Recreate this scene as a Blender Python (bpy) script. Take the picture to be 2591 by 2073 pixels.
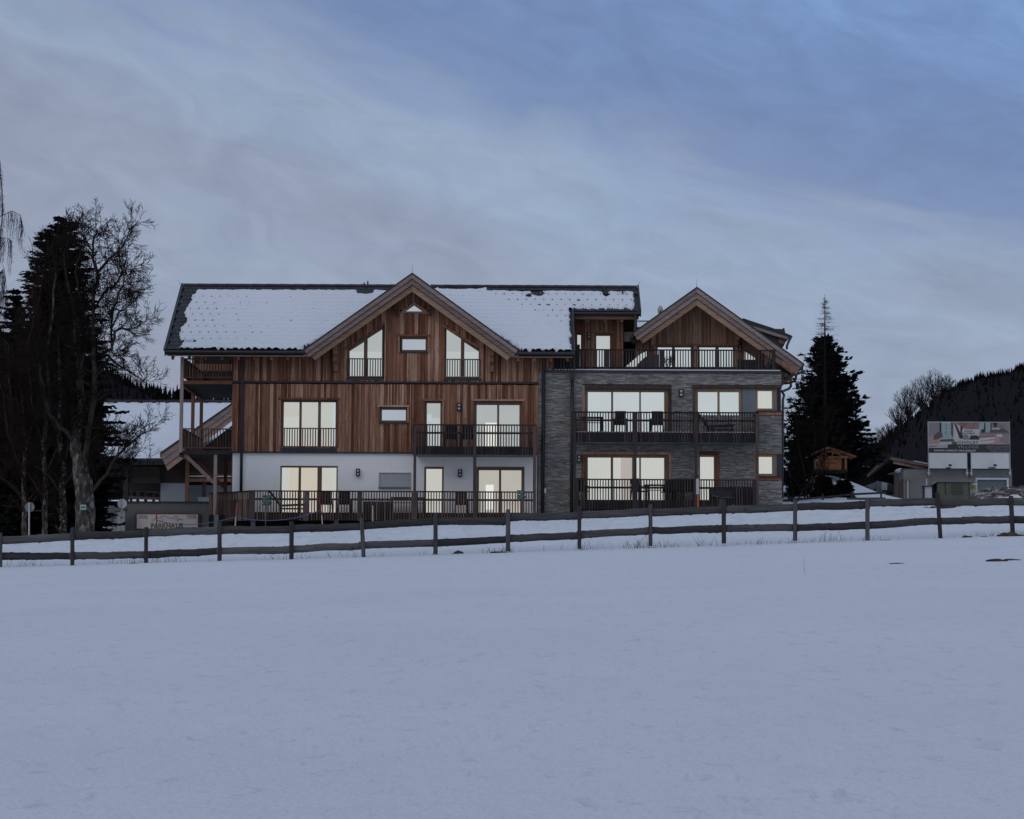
import bpy, math, random
from mathutils import Vector, Matrix, noise
R = math.radians
rng = random.Random(7)
sc = bpy.context.scene
for o in list(bpy.data.objects): bpy.data.objects.remove(o)
col = sc.collection
# ------------------------------------------------------------------ camera
FPX, CX, CY, W = 5830.0, 1295.5, 1036.5, 2591.0
ROT = Matrix.Rotation(R(95.1), 3, 'X') @ Matrix.Rotation(R(0.25), 3, 'Z')
cam = bpy.data.cameras.new('camera'); camo = bpy.data.objects.new('camera', cam); col.objects.link(camo)
camo.matrix_world = ROT.to_4x4()
cam.sensor_width = 36; cam.lens = FPX / W * 36; cam.clip_start = .5; cam.clip_end = 9000
sc.camera = camo
def P(px, py, Y):
    """world point at distance Y on the sight line of a photograph pixel"""
    d = ROT @ Vector(((px - CX) / FPX, (CY - py) / FPX, -1))
    return d * (Y / d.y)
def lin(r, g, b):
    f = lambda c: (c/255/12.92) if c <= 10 else ((c/255+.055)/1.055)**2.4
    return (f(r), f(g), f(b), 1)
# ------------------------------------------------------------------ light
SUN_EL, SUN_AZ = 12, 235
world = bpy.data.worlds.new('World'); sc.world = world; world.use_nodes = True
nt = world.node_tree; nt.nodes.clear()
class G:
    """tiny node graph helper"""
    def __init__(s, nt): s.nt = nt
    def n(s, t, ins=None, **kw):
        nd = s.nt.nodes.new(t)
        for k, v in kw.items(): setattr(nd, k, v)
        for k, v in (ins or {}).items():
            if isinstance(v, bpy.types.NodeSocket): s.nt.links.new(v, nd.inputs[k])
            else: nd.inputs[k].default_value = v
        return nd
    def m(s, op, a, b=0.0, c=None):
        nd = s.n('ShaderNodeMath', {0: a, 1: b}, operation=op)
        if c is not None:
            if isinstance(c, bpy.types.NodeSocket): s.nt.links.new(c, nd.inputs[2])
            else: nd.inputs[2].default_value = c
        return nd.outputs[0]
    def ramp(s, fac, stops, interp='LINEAR'):
        nd = s.n('ShaderNodeValToRGB', {0: fac}); e = nd.color_ramp.elements; nd.color_ramp.interpolation = interp
        while len(e) < len(stops): e.new(.5)
        for q, (p, c) in zip(e, stops):
            q.position = p; q.color = c if len(c) == 4 else (*c, 1)
        return nd.outputs[0]
    def mix(s, f, a, b, mode='MIX'):
        nd = s.n('ShaderNodeMix', data_type='RGBA', blend_type=mode)
        for i, v in ((0, f), (6, a), (7, b)):
            if isinstance(v, bpy.types.NodeSocket): s.nt.links.new(v, nd.inputs[i])
            else: nd.inputs[i].default_value = v
        return nd.outputs[2]
    def noise(s, vec, scale, detail=4, rough=.5, dist=0.0):
        return s.n('ShaderNodeTexNoise', {'Vector': vec, 'Scale': scale, 'Detail': detail, 'Roughness': rough, 'Distortion': dist}).outputs[0]
    def scl(s, vec, v, loc=(0, 0, 0)):
        return s.n('ShaderNodeMapping', {'Vector': vec, 'Scale': v, 'Location': loc}).outputs[0]
g = G(nt)
tc = g.n('ShaderNodeTexCoord').outputs['Generated']
sp = g.n('ShaderNodeSeparateXYZ', {0: tc}).outputs
x_, y_, z_ = sp
wv = g.m('ADD', z_, g.m('MULTIPLY', x_, g.m('ADD', .08, g.m('MULTIPLY', g.m('MAXIMUM', z_, 0.0), .95))))
uv = g.m('SUBTRACT', x_, g.m('MULTIPLY', z_, .30))
q = g.n('ShaderNodeCombineXYZ', {0: g.m('MULTIPLY', uv, 7.0), 1: g.m('MULTIPLY', y_, 5.0), 2: g.m('MULTIPLY', wv, 26.0)}).outputs[0]
q2 = g.n('ShaderNodeCombineXYZ', {0: g.m('MULTIPLY', uv, 26.0), 1: g.m('MULTIPLY', y_, 9.0), 2: g.m('MULTIPLY', wv, 60.0)}).outputs[0]
n1 = g.noise(q, 1.0, 7, .55, .6); n2 = g.noise(q2, 1.0, 5, .6, .8); n3 = g.noise(g.scl(q, (.45, 1, .55), (3, 7, 11)), 1.0, 3, .5, .3)
w2 = g.m('ADD', wv, g.m('MULTIPLY', g.m('SUBTRACT', n1, .5), .085))
w2 = g.m('ADD', w2, g.m('MULTIPLY', g.m('SUBTRACT', n2, .5), .028))
fac = g.m('MULTIPLY', w2, 2.0)          # 0 .. 0.5 elevation mapped to 0 .. 1
base = g.ramp(fac, [(0, lin(141, 148, 170)), (.16, lin(146, 155, 177)), (.28, lin(148, 160, 183)), (.385, lin(147, 164, 190)),
                    (.405, lin(143, 160, 189)), (.44, lin(121, 140, 179)), (.49, lin(112, 133, 175)), (.57, lin(112, 138, 183)), (.66, lin(124, 156, 201)),
                    (.9, lin(152, 168, 194)), (1, lin(158, 171, 192))])
lav = g.ramp(n3, [(.47, (0, 0, 0, 1)), (.6, (1, 1, 1, 1))])
low = g.ramp(fac, [(0, (1, 1, 1, 1)), (.36, (.8, .8, .8, 1)), (.44, (.15, .15, .15, 1)), (.7, (0, 0, 0, 1))])
lf = g.m('MULTIPLY', g.m('MULTIPLY', lav, low), .5)
c1 = g.mix(lf, base, lin(136, 138, 160))
st = g.ramp(n2, [(.32, (.89, .90, .925, 1)), (.7, (1.07, 1.07, 1.06, 1))])
c1 = g.mix(1.0, c1, st, 'MULTIPLY')
# darkening towards the right of the sky, as the blue hour comes from that side
side = g.ramp(g.m('ADD', g.m('MULTIPLY', x_, 1.6), .5), [(0, (1.0, 1.0, .99, 1)), (.5, (1, 1, 1, 1)), (1, (.93, .94, .97, 1))])
c1 = g.mix(1.0, c1, side, 'MULTIPLY')
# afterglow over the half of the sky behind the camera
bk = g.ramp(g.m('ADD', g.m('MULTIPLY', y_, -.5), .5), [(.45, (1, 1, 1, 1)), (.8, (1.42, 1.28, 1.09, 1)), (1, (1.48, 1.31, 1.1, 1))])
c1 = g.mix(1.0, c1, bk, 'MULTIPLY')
sky = g.n('ShaderNodeTexSky', sky_type='NISHITA', sun_disc=False, sun_elevation=R(SUN_EL), sun_rotation=R(SUN_AZ)).outputs[0]
b1 = g.n('ShaderNodeBackground', {0: sky, 1: .012}).outputs[0]
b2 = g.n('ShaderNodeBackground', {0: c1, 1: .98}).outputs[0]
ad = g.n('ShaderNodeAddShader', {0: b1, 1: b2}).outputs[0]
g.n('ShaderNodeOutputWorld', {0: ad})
sl = bpy.data.lights.new('sun', 'SUN'); sl.energy = .30; sl.angle = R(28); sl.color = (1, .93, .9)
so = bpy.data.objects.new('sun', sl); col.objects.link(so)
az = R(SUN_AZ)   # behind and to the left of the camera
so.rotation_euler = Vector((-math.sin(az)*-1*-1, -math.cos(az)*-1*-1, 0)).to_track_quat('-Z', 'Y').to_euler() if False else (R(90 - SUN_EL - 20), 0, R(-40))
vs = sc.view_settings; vs.view_transform = 'Standard'; vs.look = 'None'; vs.exposure = 0.0; vs.gamma = 1; vs.use_curve_mapping = False

# ------------------------------------------------------------------ mesh helpers
ORG = {}
def org(p): return ORG.get(p.name, Vector((0, 0, 0))) if p else Vector((0, 0, 0))
def tag(o, label=None, cat=None, group=None, kind=None):
    if label: o['label'] = label
    if cat: o['category'] = cat
    if group: o['group'] = group
    if kind: o['kind'] = kind
    return o
def thing(name, loc, label, cat, group=None, rz=0):
    o = bpy.data.objects.new(name, None); col.objects.link(o); o.empty_display_size = .2
    o.location = loc; o.rotation_euler.z = rz; ORG[o.name] = Vector(loc)
    return tag(o, label, cat, group)
class MB:
    def __init__(s): s.v = []; s.f = []
    def add(s, vs, fs):
        b = len(s.v); s.v += [tuple(v) for v in vs]; s.f += [tuple(i + b for i in f) for f in fs]; return s
    def box(s, x0, x1, y0, y1, z0, z1):
        if x0 > x1: x0, x1 = x1, x0
        if y0 > y1: y0, y1 = y1, y0
        if z0 > z1: z0, z1 = z1, z0
        return s.add([(x0,y0,z0),(x1,y0,z0),(x1,y1,z0),(x0,y1,z0),(x0,y0,z1),(x1,y0,z1),(x1,y1,z1),(x0,y1,z1)],
                     [(0,3,2,1),(4,5,6,7),(0,1,5,4),(1,2,6,5),(2,3,7,6),(3,0,4,7)])
    def prism(s, poly, y0, y1):
        """polygon in x,z extruded in y"""
        n = len(poly); a = sum(poly[i][0]*poly[(i+1) % n][1]-poly[(i+1) % n][0]*poly[i][1] for i in range(n))
        if a < 0: poly = poly[::-1]
        vs = [(x, y0, z) for x, z in poly] + [(x, y1, z) for x, z in poly]
        fs = [tuple(range(n)), tuple(range(2*n-1, n-1, -1))] + [(i, i+n, (i+1) % n+n, (i+1) % n) for i in range(n)]
        return s.add(vs, fs)
    def prismx(s, poly, x0, x1):
        """polygon in y,z extruded in x"""
        n = len(poly)
        vs = [(x0, y, z) for y, z in poly] + [(x1, y, z) for y, z in poly]
        return s.add(vs, [tuple(range(n-1, -1, -1)), tuple(range(n, 2*n))] + [(i, (i+1) % n, (i+1) % n+n, i+n) for i in range(n)])
    def slab(s, pts, th):
        """planar polygon pts given on the top side, thickened downward (z)"""
        n = len(pts); d = Vector((0, 0, -th))
        vs = [Vector(p) for p in pts] + [Vector(p)+d for p in pts]
        return s.add(vs, [tuple(range(n)), tuple(range(2*n-1, n-1, -1))] + [(i, i+n, (i+1) % n+n, (i+1) % n) for i in range(n)])
    def beam(s, a, b, w, h, up=(0, 0, 1)):
        a = Vector(a); b = Vector(b); d = (b-a).normalized(); u = Vector(up)
        sd = d.cross(u)
        if sd.length < 1e-4: sd = d.cross(Vector((0, 1, 0)))
        sd.normalize(); u = sd.cross(d); sd *= w/2; u = u*(h/2)
        vs = [p+i*sd+j*u for p in (a, b) for i, j in ((-1,-1),(1,-1),(1,1),(-1,1))]
        return s.add(vs, [(0,1,2,3),(7,6,5,4),(0,4,5,1),(1,5,6,2),(2,6,7,3),(3,7,4,0)])
    def tube(s, pts, rad, n=6, cap=True):
        pts = [Vector(p) for p in pts]; k = len(pts)
        if not isinstance(rad, (list, tuple)): rad = [rad]*k
        ref = None; base = len(s.v)
        for i, p in enumerate(pts):
            d = (pts[min(i+1, k-1)]-pts[max(i-1, 0)])
            d = d.normalized() if d.length > 1e-9 else Vector((0, 0, 1))
            if ref is None: ref = d.orthogonal().normalized()
            ref = (ref-d*ref.dot(d)); ref = ref.normalized() if ref.length > 1e-6 else d.orthogonal().normalized()
            bi = d.cross(ref)
            for j in range(n):
                a = 2*math.pi*j/n; s.v.append(tuple(p+(ref*math.cos(a)+bi*math.sin(a))*rad[i]))
        for i in range(k-1):
            for j in range(n):
                a = base+i*n+j; b = base+i*n+(j+1) % n; s.f.append((a, b, b+n, a+n))
        if cap and n > 3:
            s.f.append(tuple(base+j for j in range(n-1, -1, -1))); s.f.append(tuple(base+(k-1)*n+j for j in range(n)))
        return s
    def lump(s, c, rx, ry, rz, seed=0, n=3, amp=.25):
        """rounded uneven mound"""
        us, vs2 = 16, 8; base = len(s.v)
        for i in range(vs2+1):
            th = math.pi*i/vs2
            for j in range(us):
                ph = 2*math.pi*j/us
                d = Vector((math.sin(th)*math.cos(ph), math.sin(th)*math.sin(ph), math.cos(th)))
                k = 1+amp*noise.noise(d*2.3+Vector((seed*3.1, 0, 0)))+amp*.5*noise.noise(d*6+Vector((seed, 5, 0)))
                s.v.append((c[0]+d.x*rx*k, c[1]+d.y*ry*k, c[2]+d.z*rz*k))
        for i in range(vs2):
            for j in range(us):
                s.f.append((base+i*us+j, base+(i+1)*us+j, base+(i+1)*us+(j+1) % us, base+i*us+(j+1) % us))
        return s
    def build(s, name, mat, parent=None, smooth=False, kind=None, label=None, cat=None, group=None, origin=None):
        xs = [v[0] for v in s.v]; ys = [v[1] for v in s.v]; zs = [v[2] for v in s.v]
        o0 = Vector(origin) if origin is not None else Vector(((min(xs)+max(xs))/2, (min(ys)+max(ys))/2, min(zs)))
        me = bpy.data.meshes.new(name)
        me.from_pydata([(v[0]-o0.x, v[1]-o0.y, v[2]-o0.z) for v in s.v], [], s.f)
        if smooth: me.polygons.foreach_set('use_smooth', [True]*len(me.polygons))
        me.materials.append(mat); me.update()
        o = bpy.data.objects.new(name, me); col.objects.link(o)
        o.location = o0-org(parent); ORG[o.name] = o0
        if parent: o.parent = parent
        return tag(o, label, cat, group, kind)
UNIT = {}
def unit(mat):
    if mat.name not in UNIT:
        m = MB().box(-.5, .5, -.5, .5, -.5, .5); me = bpy.data.meshes.new('unit_board'); me.from_pydata(m.v, [], m.f); me.materials.append(mat); UNIT[mat.name] = me
    return UNIT[mat.name]
def piece(name, mat, x0, x1, y0, y1, z0, z1, parent, rot=None):
    """one plain board, plank or tile sharing the unit mesh"""
    o = bpy.data.objects.new(name, unit(mat)); col.objects.link(o); o.parent = parent
    o.location = Vector(((x0+x1)/2, (y0+y1)/2, (z0+z1)/2))-org(parent)
    o.scale = (abs(x1-x0), abs(y1-y0), abs(z1-z0))
    if rot: o.rotation_euler = rot
    return o
def dup(root, loc, rz, label, group=None):
    r = root.copy(); col.objects.link(r); r.location = loc; r.rotation_euler.z = rz; r['label'] = label
    if group: r['group'] = group
    for ch in list(root.children):
        c = ch.copy(); col.objects.link(c); c.parent = r
        for gch in ch.children:
            d = gch.copy(); col.objects.link(d); d.parent = c
    return r

# ------------------------------------------------------------------ materials
def newmat(name):
    m = bpy.data.materials.new(name); m.use_nodes = True; m.node_tree.nodes.clear(); return m, G(m.node_tree)
def finish(g, color, rough=.8, bump=None, bd=.01, bs=.6, spec=.3, metal=0.0, **kw):
    ins = {'Base Color': color, 'Roughness': rough, 'Specular IOR Level': spec, 'Metallic': metal}
    ins.update(kw)
    if bump is not None: ins['Normal'] = g.n('ShaderNodeBump', {'Height': bump, 'Distance': bd, 'Strength': bs}).outputs[0]
    b = g.n('ShaderNodeBsdfPrincipled', ins); g.n('ShaderNodeOutputMaterial', {0: b.outputs[0]}); return b
def pos(g): return g.n('ShaderNodeNewGeometry').outputs['Position']
def plain(name, c, rough=.7, var=.18, scale=3.0, bump=.004, spec=.3, metal=0.0):
    m, g = newmat(name); p = pos(g); n = g.noise(p, scale, 6, .6); n2_ = g.noise(p, scale*9, 4, .6)
    a = tuple(x*(1-var) for x in c)+(1,); b = tuple(min(1, x*(1+var)) for x in c)+(1,)
    cc = g.ramp(g.m('ADD', g.m('MULTIPLY', n, .7), g.m('MULTIPLY', n2_, .3)), [(.3, a), (.7, b)])
    finish(g, cc, rough, n2_, bump, .6, spec, metal); return m
def wood(name, stops, axis='Z', per='object', grey=0.0, knots=True, freq=1.0, rough=.75):
    """weathered timber; axis is the grain direction"""
    m, g = newmat(name); geo = g.n('ShaderNodeNewGeometry'); p = geo.outputs['Position']
    rnd = g.n('ShaderNodeObjectInfo').outputs['Random'] if per == 'object' else geo.outputs['Random Per Island']
    off = g.n('ShaderNodeCombineXYZ', {0: g.m('MULTIPLY', rnd, 37), 1: g.m('MULTIPLY', rnd, 11), 2: g.m('MULTIPLY', rnd, 53)}).outputs[0]
    pp = g.n('ShaderNodeVectorMath', {0: p, 1: off}, operation='ADD').outputs[0]
    s = {'Z': (1, 1, .05), 'X': (.05, 1, 1), 'Y': (1, .05, 1)}[axis]
    gr = g.noise(g.scl(pp, s), 26*freq, 6, .62, .5); st_ = g.noise(g.scl(pp, tuple(.25 if v == .05 else v*.5 for v in s)), 3.0, 4, .55)
    t = g.m('ADD', g.m('MULTIPLY', rnd, .62), g.m('ADD', g.m('MULTIPLY', st_, .42), g.m('MULTIPLY', gr, .22)))
    c = g.ramp(g.m('SUBTRACT', t, .12), stops)
    fine = g.ramp(gr, [(.28, (.58, .56, .55, 1)), (.62, (1.12, 1.1, 1.1, 1))])
    c = g.mix(1.0, c, fine, 'MULTIPLY')
    if knots:
        ks = {'Z': (1, 1, .55), 'X': (.55, 1, 1), 'Y': (1, .55, 1)}[axis]
        v = g.n('ShaderNodeTexVoronoi', {'Vector': g.scl(pp, ks), 'Scale': 4.2, 'Randomness': 1.0}).outputs['Distance']
        k = g.ramp(v, [(.06, (.35, .3, .28, 1)), (.13, (1, 1, 1, 1))]); c = g.mix(1.0, c, k, 'MULTIPLY')
    finish(g, c, rough, gr, .004, .7, .2); return m
S = lambda *a: [(p, (r_, g_, b_, 1)) for p, r_, g_, b_ in a]
M = {}
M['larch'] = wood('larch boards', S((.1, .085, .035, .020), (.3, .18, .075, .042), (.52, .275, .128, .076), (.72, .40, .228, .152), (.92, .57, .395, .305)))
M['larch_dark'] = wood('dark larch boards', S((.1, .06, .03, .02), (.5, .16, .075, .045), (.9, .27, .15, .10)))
M['larch_gable'] = wood('brown larch boards', S((.1, .19, .10, .062), (.5, .38, .215, .14), (.9, .50, .33, .24)))
M['fascia'] = wood('weathered fascia boards', S((.1, .15, .115, .105), (.5, .25, .195, .18), (.9, .33, .275, .26)), 'X', knots=True)
M['rafter'] = wood('pale rafter boards', S((.1, .22, .135, .09), (.5, .31, .20, .14), (.9, .39, .27, .20)), 'X')
M['post'] = wood('grey brown posts', S((.1, .04, .031, .03), (.5, .075, .058, .056), (.9, .13, .10, .095)), 'Z', knots=True)
M['postlight'] = wood('pale weathered posts', S((.1, .24, .17, .14), (.5, .36, .27, .23), (.9, .46, .37, .33)), 'Z')
M['slat'] = wood('dark stained slats', S((.1, .018, .016, .018), (.5, .035, .029, .031), (.9, .085, .068, .068)), 'Z', per='island', knots=False)
M['slatbrown'] = wood('brown slats', S((.1, .045, .028, .023), (.5, .10, .064, .052), (.9, .21, .15, .125)), 'Z', per='island', knots=False)
M['slatlight'] = wood('paler brown slats', S((.1, .06, .034, .026), (.5, .15, .095, .074), (.9, .32, .235, .195)), 'Z', per='island', knots=False)
M['darkrail'] = wood('dark handrail', S((.1, .015, .011, .013), (.5, .028, .02, .022), (.9, .05, .036, .036)), 'X', knots=False)
M['beam'] = wood('brown beams', S((.1, .10, .055, .04), (.5, .19, .105, .07), (.9, .29, .17, .12)), 'X')
M['fence'] = wood('grey weathered fence logs', S((.1, .028, .028, .030), (.45, .054, .054, .057), (.9, .125, .126, .13)), 'X', per='object', freq=.8)
M['fencepost'] = wood('grey fence posts', S((.1, .026, .026, .028), (.5, .050, .050, .053), (.9, .105, .105, .11)), 'Z')
M['frame'] = wood('window frame timber', S((.1, .10, .065, .045), (.5, .17, .115, .08), (.9, .25, .175, .125)), 'Z', knots=False)
M['framelight'] = wood('light window frame timber', S((.1, .20, .13, .085), (.5, .31, .21, .14), (.9, .40, .28, .2)), 'Z', knots=False)
M['orange'] = wood('fresh orange timber', S((.1, .20, .078, .038), (.5, .30, .125, .062), (.9, .40, .19, .10)), 'X', per='island', knots=False)
M['metal_dark'] = plain('dark zinc', (.018, .018, .023), .45, .15, 4, .002, .5)
M['ramp'] = plain('pale ramp concrete', (.33, .335, .34), .9, .08)
M['blind'] = plain('blind slats', (.55, .56, .57), .5, .05)
M['black'] = plain('black metal', (.014, .014, .016), .5, .1)
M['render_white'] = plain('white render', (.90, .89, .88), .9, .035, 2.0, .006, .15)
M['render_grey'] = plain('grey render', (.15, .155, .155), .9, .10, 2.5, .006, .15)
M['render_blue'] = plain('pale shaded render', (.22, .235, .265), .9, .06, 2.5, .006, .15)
M['panel_grey'] = plain('slate grey panel', (.15, .18, .20), .6, .08)
M['concrete'] = plain('concrete', (.195, .192, .187), .9, .14, 1.5, .01, .15)
M['concrete_side'] = M['concrete']
M['white_paint'] = plain('white paint', (.60, .61, .62), .6, .04)
M['steel'] = plain('galvanised steel', (.45, .46, .47), .35, .15, 6, .002, .5, .6)
M['green_cab'] = plain('olive painted cabinet', (.095, .103, .075), .6, .1)
M['cab_grey'] = plain('grey cabinet', (.42, .44, .46), .6, .06)
M['soil'] = plain('bare soil', (.075, .058, .047), 1, .5, 6, .03, .1)
M['shadowwood'] = plain('dark and shaded timber planks', (.016, .011, .009), .8, .3)  # near-black, with shade under eaves, balconies and in board gaps put into the colour
M['red'] = plain('red pole', (.42, .035, .03), .5, .1)
M['orangered'] = plain('orange pole', (.62, .10, .03), .5, .1)
M['pinkred'] = plain('faded red pole', (.36, .10, .13), .6, .3, 12)
M['whitepole'] = plain('pale pole', (.55, .53, .5), .6, .1)
M['rope'] = plain('blue rope', (.10, .14, .28), .8, .1)
M['greensign'] = plain('green sign', (.02, .075, .06), .5, .15)
M['greenlight'] = plain('bright green sign border', (.12, .36, .25), .5, .1)
M['signgrey'] = plain('grey sign back', (.66, .67, .69), .5, .08)
M['signdull'] = plain('dull sign back', (.16, .19, .20), .5, .12)
M['cream'] = plain('cream sign board', (.60, .55, .52), .7, .03)
M['brownframe'] = plain('brown sign frame', (.11, .075, .07), .7, .1)
M['goldtext'] = plain('gold lettering', (.19, .11, .04), .6, .05)
M['darktext'] = plain('dark lettering', (.045, .047, .05), .6, .05)
M['greytext'] = plain('pale grey lettering', (.30, .30, .32), .6, .05)
M['whitetext'] = plain('white lettering', (.62, .62, .62), .6, .03)
M['furn'] = plain('dark garden furniture', (.022, .022, .025), .7, .2)
M['cover'] = plain('grey brown cover', (.06, .052, .052), .85, .2)
M['bark'] = None
# bark, needles, snow, stone, tiles, glass, lit rooms
m, g = newmat('bark'); p = pos(g); n = g.noise(g.scl(p, (1, 1, .45)), 7, 6, .65, .4)
c = g.ramp(n, S((.36, .022, .019, .017), (.52, .075, .065, .058), (.66, .24, .215, .20))); finish(g, c, .95, n, .03, .8, .1); M['bark'] = m
m, g = newmat('birch bark'); p = pos(g); n = g.noise(g.scl(p, (1, 1, 1.4)), 6, 6, .65, .6)
c = g.ramp(n, S((.42, .018, .016, .015), (.55, .06, .053, .05), (.66, .30, .28, .27))); finish(g, c, .9, n, .02, .8, .1); M['birch'] = m
M['twig'] = plain('dark twigs', (.017, .0135, .0125), .95, .3, 2, .004, .05)
M['twigfar'] = plain('grey brown twigs', (.018, .015, .016), .95, .3, 2, .004, .05)
M['needle'] = plain('dark spruce needles', (.0135, .015, .014), .9, .7, 1.4, .004, .05)
M['pine'] = plain('dark pine needles', (.017, .0225, .024), .9, .7, 1.4, .004, .05)
M['limb'] = plain('shaded limb bark', (.045, .038, .034), .95, .4, 5, .01, .05)  # shade on the upper limbs put into a darker bark colour
M['browntwig'] = plain('reddish brown twigs', (.026, .017, .014), .95, .5, 1.2, .004, .05)
M['forest'] = plain('far forest', (.0082, .0068, .0078), 1, .4, .02, .01, .02)
M['grass'] = plain('dry grass', (.045, .038, .032), .9, .4, 6)
def snowmat(name, base, rough=.75, tiles=False):
    m, g = newmat(name); p = pos(g)
    cam_n = g.noise(g.scl(p, (.55, .30, 1), ), 5.0, 6, .62, .7)
    fine = g.noise(g.scl(p, (1, .5, 1)), 26, 5, .65, .3); big = g.noise(p, .22, 4, .5)
    h = g.m('ADD', g.m('MULTIPLY', cam_n, .7), g.m('MULTIPLY', fine, .25))
    spots = g.ramp(g.noise(g.scl(p, (.8, .28, 1), (4, 2, 0)), 6.5, 7, .74, .6), [(.33, (.62, .64, .68, 1)), (.44, (1, 1, 1, 1)), (.64, (1, 1, 1, 1)), (.72, (1.2, 1.18, 1.15, 1))])
    c = g.ramp(big, [(.3, tuple(x*.955 for x in base)+(1,)), (.7, base+(1,))])
    c = g.mix(.45, c, g.mix(1.0, c, spots, 'MULTIPLY'))
    c = g.mix(1.0, c, g.ramp(fine, [(.3, (.965, .965, .97, 1)), (.65, (1.0, 1.0, 1.0, 1))]), 'MULTIPLY')
    finish(g, c, rough, h, .10 if not tiles else .03, .85 if not tiles else .55, .2); return m
M['snow'] = snowmat('snow', (.715, .75, .815))
M['roofsnow'] = snowmat('roof snow', (.72, .765, .845), tiles=True)
m, g = newmat('stacked stone'); geo = g.n('ShaderNodeNewGeometry'); p = geo.outputs['Position']; rnd = geo.outputs['Random Per Island']
n = g.noise(g.scl(p, (1, 1, 3)), 9, 6, .65); nb = g.noise(p, 1.1, 3, .5)
t = g.m('ADD', g.m('MULTIPLY', rnd, .55), g.m('ADD', g.m('MULTIPLY', n, .35), g.m('MULTIPLY', nb, .25)))
c = g.ramp(t, S((.2, .11, .107, .102), (.4, .185, .18, .171), (.6, .25, .244, .232), (.85, .36, .352, .335)))
finish(g, c, .85, n, .02, .9, .2); M['stone'] = m
m, g = newmat('roof tile'); p = pos(g); rnd = g.n('ShaderNodeObjectInfo').outputs['Random']; ri = g.n('ShaderNodeNewGeometry').outputs['Random Per Island']
n = g.noise(p, 12, 5, .6); t = g.m('ADD', g.m('MULTIPLY', rnd, .4), g.m('ADD', g.m('MULTIPLY', n, .4), g.m('MULTIPLY', ri, .2)))
c = g.ramp(t, S((.2, .013, .0135, .017), (.8, .042, .043, .052))); finish(g, c, .6, n, .006, .7, .35); M['tile'] = m
m, g = newmat('window glass')
lw = g.n('ShaderNodeFresnel', {0: 1.45}).outputs[0]
tr = g.n('ShaderNodeBsdfTransparent', {0: (.97, .98, .98, 1)}).outputs[0]; gl = g.n('ShaderNodeBsdfGlossy', {0: (1, 1, 1, 1), 1: .03}).outputs[0]
mx = g.n('ShaderNodeMixShader', {0: lw, 1: tr, 2: gl}).outputs[0]; g.n('ShaderNodeOutputMaterial', {0: mx}); M['glass'] = m
def lit(name, c, folds=0.0, warm=None, zrange=None, strength=1.0):
    """lit room or backlit curtain; folds adds the pleats, warm a second colour lower down"""
    m, g = newmat(name); p = pos(g)
    cc = g.ramp(g.noise(p, .9, 2, .5), [(.3, tuple(x*.95 for x in c)+(1,)), (.7, c+(1,))])
    if warm: cc = g.mix(g.ramp(g.noise(g.scl(p, (.6, .6, .5)), 1.0, 2, .5), [(.4, (0, 0, 0, 1)), (.62, (1, 1, 1, 1))]), cc, warm+(1,))
    if folds:
        w = g.n('ShaderNodeTexWave', {'Vector': p, 'Scale': 3.0, 'Distortion': 3.0, 'Detail': 3, 'Detail Scale': .6}, bands_direction='X').outputs[1]
        cc = g.mix(1.0, cc, g.ramp(w, [(0, (1-folds,)*3+(1,)), (.7, (1, 1, 1, 1))]), 'MULTIPLY')
    e = g.n('ShaderNodeEmission', {0: cc, 1: strength}).outputs[0]; g.n('ShaderNodeOutputMaterial', {0: e}); return m
M['lit_cool'] = lit('lit room cool', lin(190, 196, 197)[:3])
M['lit_blue'] = lit('lit room bluish', lin(173, 180, 192)[:3])
M['lit_grey'] = lit('lit room grey', lin(178, 182, 182)[:3])
M['lit_warm'] = lit('lit room warm', lin(197, 197, 192)[:3], .03, lin(200, 193, 184)[:3])
M['lit_peach'] = lit('lit room peach', lin(205, 198, 184)[:3], 0, lin(206, 193, 177)[:3])
M['lit_cream'] = lit('lit room cream', lin(204, 201, 192)[:3])
M['lit_khaki'] = lit('lit room khaki', lin(187, 183, 173)[:3])
M['curtain_cool'] = lit('backlit curtain cool', lin(198, 207, 210)[:3], .09)
M['curtain_warm'] = lit('backlit curtain warm', lin(206, 207, 201)[:3], .09)
M['lit_bright'] = lit('bright doorway', lin(243, 243, 236)[:3])
M['lit_mauve'] = lit('mauve wall in lit room', lin(184, 174, 166)[:3])
# ------------------------------------------------------------------ ground
def ss(a, b, t):
    t = max(0, min(1, (t-a)/(b-a))); return t*t*(3-2*t)
def gz(X, Y):
    Xc = max(-45, min(45, X))
    if Y < 68: z = -1.6+(3.45+.0347*Xc)*Y/68
    elif Y < 103:
        t = ((Y-68)/35)**.78; z = (1.85+.0347*Xc)*(1-t)+(4.2+.047*Xc)*t
    else:
        z = 4.2+.047*min(Xc, 22)+(.078-.030*ss(14, 22, X))*(min(Y, 185)-103)+1.15*math.exp(-((X-16.4)/2.6)**2-((Y-120.5)/4.0)**2)
    return z
def ground_h(X, Y):
    z = gz(X, Y)
    d = noise.noise(Vector((X*.05, Y*.05, 0)))*.10+noise.noise(Vector((X*.22, Y*.16, 3)))*.03
    d += noise.noise(Vector((X*.9, Y*.55, 9)))*.010
    if 70 < Y < 101:   # trodden, ploughed snow between fence and terrace
        k = ss(70, 74, Y)*(1-ss(97, 101, Y)); d += k*(noise.noise(Vector((X*.7, Y*1.1, 5)))*.16+abs(noise.noise(Vector((X*1.9, Y*2.2, 6))))*.24+abs(noise.noise(Vector((X*4.5, Y*3.5, 8))))*.12)
        d += k*.10*math.exp(-((Y-76)/1.2)**2)
    # hollow worn along the fence line
    d -= .07*math.exp(-((Y-68.7)/.45)**2)
    return z+d
gm = MB(); ys = []; y = 3.0
while y < 66: ys.append(y); y += max(.09, y*.008)
while y < 102: ys.append(y); y += .22
while y < 200: ys.append(y); y += 1.1
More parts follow.
